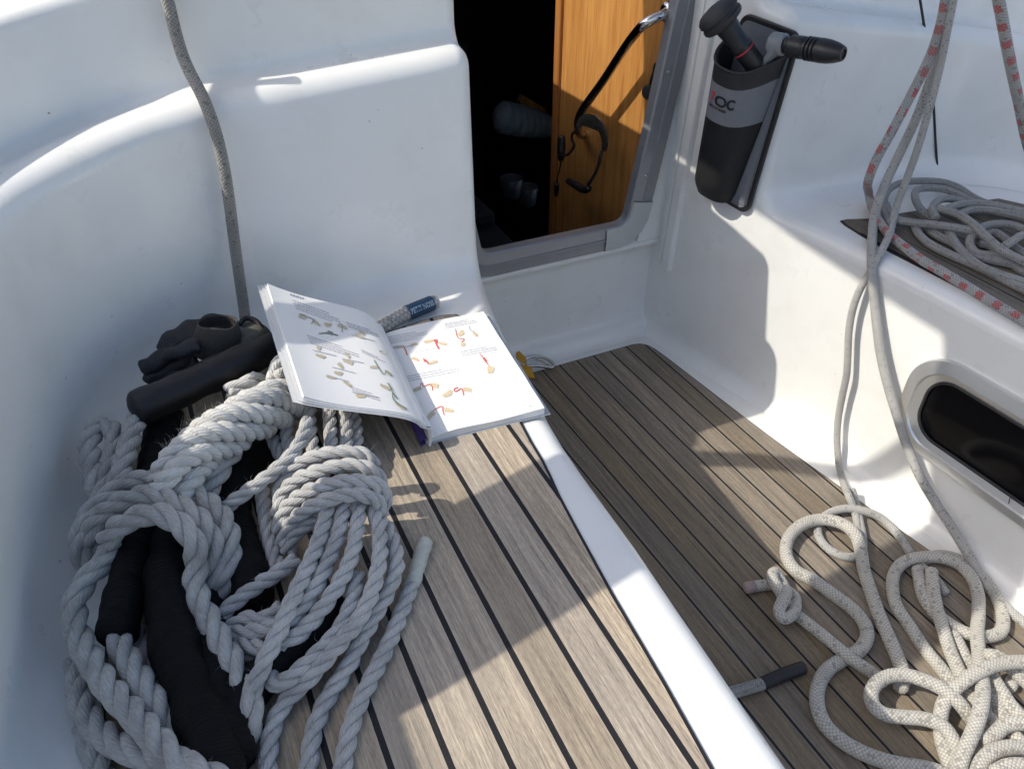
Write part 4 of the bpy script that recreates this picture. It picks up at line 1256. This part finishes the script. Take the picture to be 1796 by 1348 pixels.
# grey coil on the right seat
kz = crop(1440, 280, 4.213)
C8 = [
    [(510, 470, .012), (470, 380, .012), (468, 290, .014), (510, 215, .016), (600, 170, .016), (740, 158, .014), (900, 168, .012), (1010, 205, .012), (1110, 270, .012), (1200, 315, .014), (1320, 345, .014), (1500, 385, .014), (1650, 420, .014)],
    [(480, 330, .014), (510, 400, .014), (570, 445, .016), (700, 468, .022), (850, 482, .030), (1000, 505, .034), (1090, 525, .034), (1180, 560, .024), (1260, 600, .014)],
    [(830, 440, .014), (750, 380, .022), (700, 300, .026), (705, 228, .024), (780, 210, .020), (900, 218, .018), (1010, 255, .018), (1090, 300, .016), (1180, 330, .012)],
    [(690, 470, .012), (705, 520, .010), (750, 580, .010), (830, 640, .010), (950, 700, .010), (1090, 760, .010), (1220, 820, .010), (1360, 890, .010), (1520, 970, .010), (1650, 1040, .010)],
    [(940, 520, .020), (990, 610, .018), (1070, 710, .016), (1180, 790, .016), (1320, 850, .016), (1450, 890, .016), (1650, 950, .016)],
    [(850, 430, .030), (825, 370, .034), (850, 315, .034), (920, 288, .032), (1010, 300, .028), (1080, 330, .024)],
    [(870, 360, .040), (1000, 400, .042), (1115, 470, .044), (1220, 570, .042), (1340, 670, .036), (1450, 730, .030), (1600, 800, .022)],
    [(930, 362, .030), (1010, 335, .028), (1120, 322, .026), (1260, 335, .024), (1400, 370, .022), (1600, 430, .020)],
    [(1030, 400, .018), (1110, 372, .018), (1230, 372, .018), (1380, 400, .018), (1600, 450, .016)],
    [(1650, 640, .02), (1500, 520, .024), (1390, 480, .026), (1270, 478, .026), (1180, 505, .026), (1115, 560, .024), (1100, 630, .020), (1150, 690, .016), (1280, 710, .014), (1450, 760, .014)],
    [(1180, 560, .012), (1280, 540, .014), (1380, 600, .014), (1480, 680, .014), (1600, 750, .014)],
    [(780, 500, .010), (860, 560, .010), (960, 610, .010), (1100, 700, .010), (1250, 740, .010), (1450, 780, .010)],
    [(1350, 640, .03), (1420, 600, .034), (1480, 560, .034), (1580, 540, .03)],
    [(1170, 620, .010), (1250, 640, .010), (1350, 720, .010), (1500, 830, .010)],
]
rope('coiled_rope', M['coil_grey'], [Zs(kz([(x, y, z + .004) for x, y, z in h])) for h in C8], .0078, 'weathered grey braided rope coiled loosely on the right-hand teak seat', step=.004)
# black shock cord on the recess wall
rope('shock_cord', M['black_soft'], [[PY(x, y, yy) for x, y, yy in ((1604, -60, 1.23), (1612, -10, 1.225), (1620, 40, 1.215), (1629, 100, 1.20), (1637, 180, 1.185), (1641, 250, 1.17), (1645, 305, 1.15))] + Zs([(1650, 335, .012)])], .0026, 'thin black cord hanging down the white recess above the grey coil', n=10)

# ------------------------------------------------------------------ pocket with two handles on the side wall
TL, TR, BR = Wp(1300, 15, .012), Wp(1405, 60, .012), Wp(1310, 378, .012)
e2v = TR - BR; HH = np.linalg.norm(e2v); e2v /= HH
e1v = TR - TL; e1v -= e2v * e1v.dot(e2v); WW = np.linalg.norm(TR - TL) * .97; e1v /= np.linalg.norm(e1v)
e3v = np.cross(e1v, e2v)
if e3v[0] > 0: e3v = -e3v
O0 = BR - e1v * WW      # lower forward corner of the back plate
def PP(a, b, c): return O0 + e1v * a + e2v * b + e3v * c
pk = empty('handle_pocket', PP(WW / 2, 0, 0), 'black and grey storage pocket with 7OC print fixed to the white side wall', 'pocket')
def rr2(w, h, r, n=7):
    pts = []
    for cx, cy, a0 in ((w - r, h - r, 0), (r, h - r, 90), (r, r, 180), (w - r, r, 270)):
        for k in range(n):
            a = math.radians(a0 + 90 * k / (n - 1)); pts.append((cx + r * math.cos(a), cy + r * math.sin(a)))
    return pts
pb = MB(); pb.slab([PP(a, b, -.009) for a, b in rr2(WW, HH, .022)], e3v * .010); under(pb.build('back_plate', M['black'], None, smooth=False, bevel=.003), pk)
pi_ = MB(); pi_.slab([PP(a + .009, b + .010, .001) for a, b in rr2(WW - .018, HH - .020, .016)], e3v * .0015); under(pi_.build('back_pad', M['panel_grey'], None, smooth=False), pk)
HT = HH * .86
def pocket(t, th, off=0.):
    # t: 0 bottom .. 1 rim, th: 0 forward edge .. pi aft edge
    a = (.046 + .020 * t) + off; b = (.056 + .034 * t) * (.35 + .65 * min(1, t * 9 + .0)) ** .4 + off
    cx = WW * .46 - .012 * (1 - t)
    dip = (.030 * t ** 2 + .006) * math.sin(th) ** 1.2
    x = cx - a * math.copysign(abs(math.cos(th)) ** .75, math.cos(th)) * (1 if t > .03 else .93)
    return PP(x, .012 + HT * t - dip * t, .003 + b * math.sin(th) ** .8)
ts_ = np.concatenate([[0, .012, .03, .06], np.linspace(.1, 1, 40)])
ths = np.linspace(0, math.pi, 40)
body = MB(); G = [[pocket(t, th) for th in ths] for t in ts_]
def band(i, j):
    t = ts_[i]
    return 0 if t < .58 else (1 if t < .845 else 2)
body.grid(G, mi=band)
body.poly([pocket(0, th) for th in ths])
body.grid([[pocket(1, th) for th in ths], [pocket(1, th, -.004) for th in ths], [pocket(.9, th, -.005) for th in ths], [pocket(.5, th, -.006) for th in ths]], mi=2)
under(body.build('pocket_body', [M['pocket_black'], M['panel_grey'], M['pocket_rim']], None, angle=60), pk)
sd = MB()
sd.slab([PP(WW * .46 + .068, HT * .98, .003), PP(WW - .012, HT * 1.0, .0028), PP(WW - .012, .02, .0028), PP(WW * .46 + .036, .02, .003)], e3v * .002)
under(sd.build('side_gusset', M['panel_grey'], None, smooth=False), pk)
hm = MB(); tube(hm, np.array([pocket(1.0, th) for th in ths]), .0028, 8); under(hm.build('rim_binding', M['pocket_rim'], None), pk)
# lettering on the grey band
def letter(txt, size, th0, t0, mat, bold, sx=1.):
    v, f = text_geo(txt, size, 'LEFT', bold); q = MB(); pts = []
    for p in v:
        th = th0 + p[0] * sx / .074; t = t0 + p[1] / HT
        a = pocket(t, th); n = pocket(t, th, .0012); pts.append(n)
    q.add(pts, f); q.keep = True
    return under(q.build('lettering', mat, None, smooth=False), pk)
letter('7', .033, 1.22, .722, M['red'], .0007, .9); letter('OC', .0345, 1.445, .712, M['ink'], .0013, .82)
letter('SEVEN OCEANS', .0086, 1.20, .680, M['ink'], .0003, .72)

wh = empty('winch_handle', Wp(1345, 100, .05), 'winch handle with grey arm and dark ribbed grip standing in the wall pocket', 'handle')
hub = Wp(1368, 78, .045); ar = MB()
low = PP(WW * .50, HT * .74, .022); low = hub + (low - hub) * .62; dirn = hub - low
P = spl([low, low + dirn * .5, low + dirn * .92], n=10); T, N, B = frames(P)
ax_g = PY(1480, 95, 1.055) - hub; gl = np.linalg.norm(ax_g); ax_g /= gl
arm = []
for i, p in enumerate(P):
    wdt = .016 + .004 * i / 9; s1 = np.cross(T[i], ax_g); s1 /= np.linalg.norm(s1)
    arm.append([p + s1 * wdt * cx + ax_g * .009 * cy for cx, cy in ((-1, -.6), (-.7, -1), (.7, -1), (1, -.6), (1, .6), (.7, 1), (-.7, 1), (-1, .6))])
ar.grid(arm, wrap=True); ar.poly(arm[-1]); ar.poly(arm[0])
lathe(ar, hub - ax_g * .016, ax_g, [(.001, -.004), (.016, -.004), (.020, 0), (.020, .024), (.017, .028), (.001, .028)], 24)
under(ar.build('arm', M['grey_pl'], None, angle=35), wh)
gp = MB(); prof_g = [(.001, .010), (.015, .010), (.0165, .013), (.0165, .018), (.0205, .021), (.021, .040), (.0205, .044)]
for k in range(4): s = .046 + k * .0065; prof_g += [(.0188, s), (.0188, s + .002), (.0222, s + .0032), (.0222, s + .0052)]
s = .0735
prof_g += [(.0225, s), (.0215, s + .012), (.0185, s + .024), (.0145, s + .033), (.0125, s + .036), (.009, s + .0365), (.0085, s + .034), (.001, s + .034)]
kk = gl / (s + .0365); lathe(gp, hub, ax_g, [(r_ * .95, h_ * kk) for r_, h_ in prof_g], 32)
under(gp.build('grip', M['black'], None, angle=30), wh)

bh = empty('pump_handle', Wp(1290, 70, .05), 'black handle with a round flanged knob leaning in the wall pocket', 'handle')
kc_ = Wp(1270, 40, .115); ins = Wp(1352, 152, .035); d_ = kc_ - ins; dl = np.linalg.norm(d_); d_ /= dl
sh = MB(); lathe(sh, ins, d_, [(.001, dl * .34), (.0195, dl * .34), (.0195, dl * .60), (.0205, dl * .62), (.0205, dl * .66), (.0185, dl * .7), (.0225, dl * .985), (.001, dl * .985)], 28)
under(sh.build('shaft', M['black'], None, angle=35), bh)
rg = MB(); lathe(rg, ins, d_, [(.0196, dl * .575), (.0201, dl * .578), (.0201, dl * .588), (.0196, dl * .591)], 28); under(rg.build('red_ring', M['red'], None), bh)
kb = MB(); lathe(kb, ins, d_, [(.001, dl - .006), (.027, dl - .005), (.037, dl - .001), (.040, dl + .003), (.040, dl + .009), (.0375, dl + .011), (.0375, dl + .015), (.040, dl + .017), (.039, dl + .025), (.033, dl + .031), (.018, dl + .035), (.001, dl + .036)], 36)
under(kb.build('knob', M['black_soft'], None, angle=40), bh)

# ------------------------------------------------------------------ headset on the rail, plug, shackle
hs = empty('headset', PX(1040, 240, XP - .05), 'black communication headset hanging from the steel rail on the wooden partition', 'headset')
def X4(x, y, off): return PX(960 + x / 7.927, 180 + y / 7.927, XP - off)
b = MB(); bp = spl([X4(430, 330, .085), X4(470, 270, .08), X4(560, 250, .075), X4(660, 275, .07), X4(740, 350, .062), X4(785, 450, .055), X4(800, 560, .05), X4(790, 650, .045)], .003)
T, N, B = frames(bp); rows = []
for i in range(len(bp)):
    t = i / (len(bp) - 1); w = .008 + .010 * math.sin(math.pi * min(1, t * 1.05)); xx = np.array([1., 0, 0]); s = np.cross(T[i], xx); s /= np.linalg.norm(s)
    rows.append([bp[i] + s * w * a + xx * .0055 * c for a, c in ((-1, -.5), (-.6, -1), (.6, -1), (1, -.5), (1, .5), (.6, 1), (-.6, 1), (-1, .5))])
b.grid(rows, wrap=True); b.poly(rows[0]); b.poly(rows[-1])
under(b.build('headband', M['bronze'], None, angle=50), hs)
b = MB(); tube(b, spl([X4(790, 640, .045), X4(760, 680, .05), X4(735, 760, .055), X4(715, 850, .055), X4(680, 950, .055), X4(640, 1030, .055), X4(590, 1110, .055), X4(570, 1150, .05)], .004), .0042, 12)
tube(b, spl([X4(430, 330, .085), X4(400, 390, .08), X4(345, 450, .07), X4(345, 520, .065), X4(370, 580, .06), X4(330, 680, .055), X4(270, 730, .05), X4(210, 740, .05)], .004), .0036, 12)
under(b.build('neck_strap', M['black_soft'], None), hs)
b = MB(); blob(b, [X4(290, 1085, .05), X4(400, 1150, .05), X4(530, 1210, .045), X4(580, 1190, .045)], [.010, .0125, .0125, .009], seed=20, squash=.8, amp=.02); under(b.build('ear_piece', M['black'], None), hs)
b = MB(); blob(b, [X4(195, 480, .05), X4(195, 600, .05), X4(190, 730, .05), X4(185, 790, .045)], [.0105, .0125, .0125, .008], seed=21, squash=.9, amp=.02); under(b.build('ear_piece', M['black'], None), hs)
b = MB(); tube(b, spl([X4(195, 780, .05), X4(180, 880, .045), X4(150, 1000, .04), X4(130, 1110, .035)], .004), .0022, 8); under(b.build('cable', M['black_soft'], None), hs)
b = MB(); blob(b, [X4(130, 1130, .034), X4(125, 1210, .03), X4(120, 1290, .03)], [.009, .0105, .008], seed=22, squash=.7, amp=.02); under(b.build('connector', M['black'], None), hs)

pg = empty('dust_cap', PX(1140, 160, XP - .01), 'round black socket cap dangling on a short strap beside the aluminium door frame', 'cap')
b = MB(); lathe(b, PX(1138, 162, XP - .012), np.array([-1, -.35, .05]), [(.001, -.008), (.015, -.008), (.0165, -.004), (.0165, .004), (.0135, .009), (.001, .010)], 24); under(b.build('cap_disc', M['black_soft'], None, angle=35), pg)
b = MB(); tube(b, spl([PX(1140, 150, XP - .008), PX(1146, 128, XP - .012), PX(1152, 112, XP - .012), PX(1162, 106, XP - .006)], .003), .003, 10); under(b.build('strap', M['black_soft'], None), pg)
b = MB(); lathe(b, PX(1161, 122, XP), (-1, 0, 0), [(.001, .014), (.016, .014), (.019, .008), (.019, 0)], 24); under(b.build('socket', M['black'], None, angle=35), pg)

sk = empty('snap_hook', Zp(950, 636, ZF), 'stainless snap hook on yellow webbing at the front end of the teak sole', 'hook')
zk = ZF + .012
b = MB(); tube(b, spl([Zp(922, 642, zk), Zp(940, 641, zk), Zp(958, 643, zk), Zp(968, 644, zk), Zp(971, 639, zk), Zp(962, 631, zk + .003), Zp(945, 625, zk + .006), Zp(928, 626, zk + .006), Zp(918, 632, zk + .004)], .003), .0042, 12); under(b.build('hook_body', M['steel'], None), sk)
b = MB(); tube(b, spl([Zp(940, 630, zk + .004), Zp(950, 633, zk + .004), Zp(966, 641, zk)], n=8), .0028, 10); under(b.build('gate', M['steel'], None), sk)
b = MB()
b.slab([Zp(905, 612, zk + .012), Zp(922, 628, zk + .014), Zp(924, 640, zk + .012), Zp(905, 630, zk + .01)], (0, 0, .004)); b.slab([Zp(912, 640, zk), Zp(932, 645, zk + .002), Zp(938, 664, zk - .008), Zp(915, 662, zk - .008)], (0, 0, .004))
under(b.build('webbing', M['yellow'], None, smooth=False, bevel=.001), sk)

# ------------------------------------------------------------------ things seen in the cabin
tw = MB(); tp0, tp1, tp2 = PY(880, 205, 2.75), PY(925, 215, 2.75), PY(990, 228, 2.75)
blob(tw, [tp0, tp1, tp2], [.062, .058, .03], n=26, squash=1., seed=31, amp=.025); tag(tw.build('towel', M['towel']), 'pale folded towel on a shelf in the dark cabin', 'towel')
sl = MB(); a, b_ = PY(912, 172, 2.85), PY(980, 212, 2.85); sl.box((a + b_) / 2, (np.linalg.norm(b_ - a), .03, .03), np.array(Matrix.Rotation(math.atan2(-(b_ - a)[2], (b_ - a)[0]), 3, 'Y'))); under(sl.build('shelf_fiddle', M['teak_wood'], None, smooth=False), cockpit)
for px, py, lab in ((897, 312, 'small pale cup further left on the dark cabin worktop'), (924, 327, 'pale cup beside the edge of the wooden partition')):
    c = PY(px, py, 2.32); cp_ = MB(); lathe(cp_, c - np.array([0, 0, .07]), (0, 0, 1), [(.001, 0), (.028, 0), (.034, .01), (.041, .07), (.0395, .071), (.033, .012), (.001, .01)], 28)
    tag(cp_.build('cup', M['cup']), lab, 'cup', 'cups on the cabin worktop')

# ------------------------------------------------------------------ unseen canopy added to shape the shadows, and the sea round the boat
canopy = empty('shade_canopy', (-.3, 1.0, .4), 'unseen grey canvas canopy added overhead to cast the cockpit shadows', 'shade_canopy')
A_, B_s = 1.0, .2     # sunlight runs (A, -B, -1)
def lightpt(qx, qy, z): return np.array([qx - A_ * z, qy + B_s * z, z])
def side_z(qx): return qx + .345 - .03 * qx
def canopy_pt(qx, qy): return lightpt(qx, qy, side_z(qx))
bandq = [(.0, .40, .61), (.118, .413, .63), (.262, .441, .652), (.379, .463, .678), (.467, .484, .690), (.556, .495, .698), (.70, .50, .703), (.82, .51, .708), (.936, .53, .745), (1.045, .53, .738), (1.12, .53, .742), (1.18, .53, .76)]
b = MB(); rows = [[canopy_pt(q, a), canopy_pt(q, (a + c) / 2) + np.array([-.004, 0, .004]), canopy_pt(q, c)] for q, a, c in bandq]
b.grid(rows); b.grid([[p + np.array([-.002, 0, .002]) for p in r] for r in rows], flip=True); under(b.build('side_shade', M['canvas'], None), canopy)  # unseen band, outline set by the shade edges on seat and wall
b = MB(); rows = []
for qx in np.linspace(1.142, 2.30, 12):
    z = 1.11 + .06 * math.sin((qx - 1.1) / 1.25 * math.pi)
    rows.append([lightpt(qx, qy, z) for qy in np.linspace(.44, 1.52, 12)])
b.grid(rows); b.grid([[p + np.array([0, 0, .003]) for p in r] for r in rows], flip=True); under(b.build('roof_shade', M['canvas'], None), canopy)  # unseen roof, sized to keep sun off the right wall and recess
b = MB(); rows = [[canopy_pt(q, a), canopy_pt(q + .030, a + .040)] for q, a in ((.43, 1.055), (.455, 1.035), (.53, .995), (.597, .950), (.655, .904), (.80, .80), (.95, .70))]
b.grid(rows); under(b.build('strap', M['canvas'], None), canopy)  # unseen strip added to cast a dark band across the sole
lo_q = [(.17, .855), (.25, .925), (.313, .982), (.405, 1.057), (.48, 1.10), (.53, 1.15), (.57, 1.22)]
hi_q = [(.10, .91), (.19, .985), (.25, 1.04), (.345, 1.085), (.415, 1.118), (.455, 1.155), (.49, 1.22)]
b = MB(); b.grid([[canopy_pt(*p), (canopy_pt(*p) + canopy_pt(*q)) / 2 + np.array([-.003, 0, .003]), canopy_pt(*q)] for p, q in zip(lo_q, hi_q)]); under(b.build('shadow_strip', M['canvas'], None), canopy)  # unseen strip added to shade the book corner and interrupt the lit ledge
for pts in ([(-.345, .70, .36), (-.345, .76, .75), (-.30, .82, 1.12), (-.10, .85, 1.25), (.4, .85, 1.22), (.9, .9, 1.16), (1.4, .95, 1.0), (1.95, 1.0, .4)], [(-.38, 1.7, .35), (-.3, 1.7, .72), (-.1, 1.7, 1.09), (.4, 1.7, 1.16), (.9, 1.7, 1.1), (1.4, 1.7, 1.0), (1.9, 1.7, .4)]):
    b = MB(); tube(b, spl(pts, .02), .011, 12); under(b.build('canopy_hoop', M['steel'], None), canopy)


w = MB(); w.grid([[(x, y, -1.75) for x in np.linspace(-3000, 3000, 5)] for y in np.linspace(-3000, 3000, 5)])
tag(w.build('sea_water', M['water'], smooth=False), kind='structure')

# ------------------------------------------------------------------ light and camera
world = bpy.data.worlds.new('World'); scene.world = world; world.use_nodes = True
nt = world.node_tree; bg = nt.nodes['Background']
sky = nt.nodes.new('ShaderNodeTexSky'); sky.sky_type = 'NISHITA'; sky.sun_disc = False
D = Vector((A_, -B_s, -1.)).normalized()
sky.sun_elevation = math.asin(-D.z); sky.sun_rotation = math.atan2(-D.x, -D.y)
sky.air_density = 1.0; sky.dust_density = 2.6; sky.ozone_density = 1.0
nt.links.new(sky.outputs[0], bg.inputs[0]); bg.inputs[1].default_value = .15
sl_ = bpy.data.lights.new('sun', 'SUN'); sl_.energy = 2.9; sl_.angle = math.radians(.53); sl_.color = (1., .94, .83)
so = bpy.data.objects.new('sun', sl_); COL.objects.link(so); so.rotation_euler = D.to_track_quat('-Z', 'Y').to_euler()

cam = bpy.data.cameras.new('camera'); co = bpy.data.objects.new('camera', cam); COL.objects.link(co)
cam.sensor_width = 36; cam.lens = 36 * F / 1796; cam.clip_start = .02; cam.clip_end = 9000
m = Matrix.Identity(4)
for i, v in enumerate((_r, _up, -_fw)):
    for k in range(3): m[k][i] = v[k]
m.translation = Vector(CAM); co.matrix_world = m
scene.camera = co
scene.view_settings.view_transform = 'Standard'; scene.view_settings.look = 'None'
scene.view_settings.exposure = .50; scene.view_settings.gamma = 1
scene.cycles.max_bounces = 10; scene.cycles.diffuse_bounces = 6
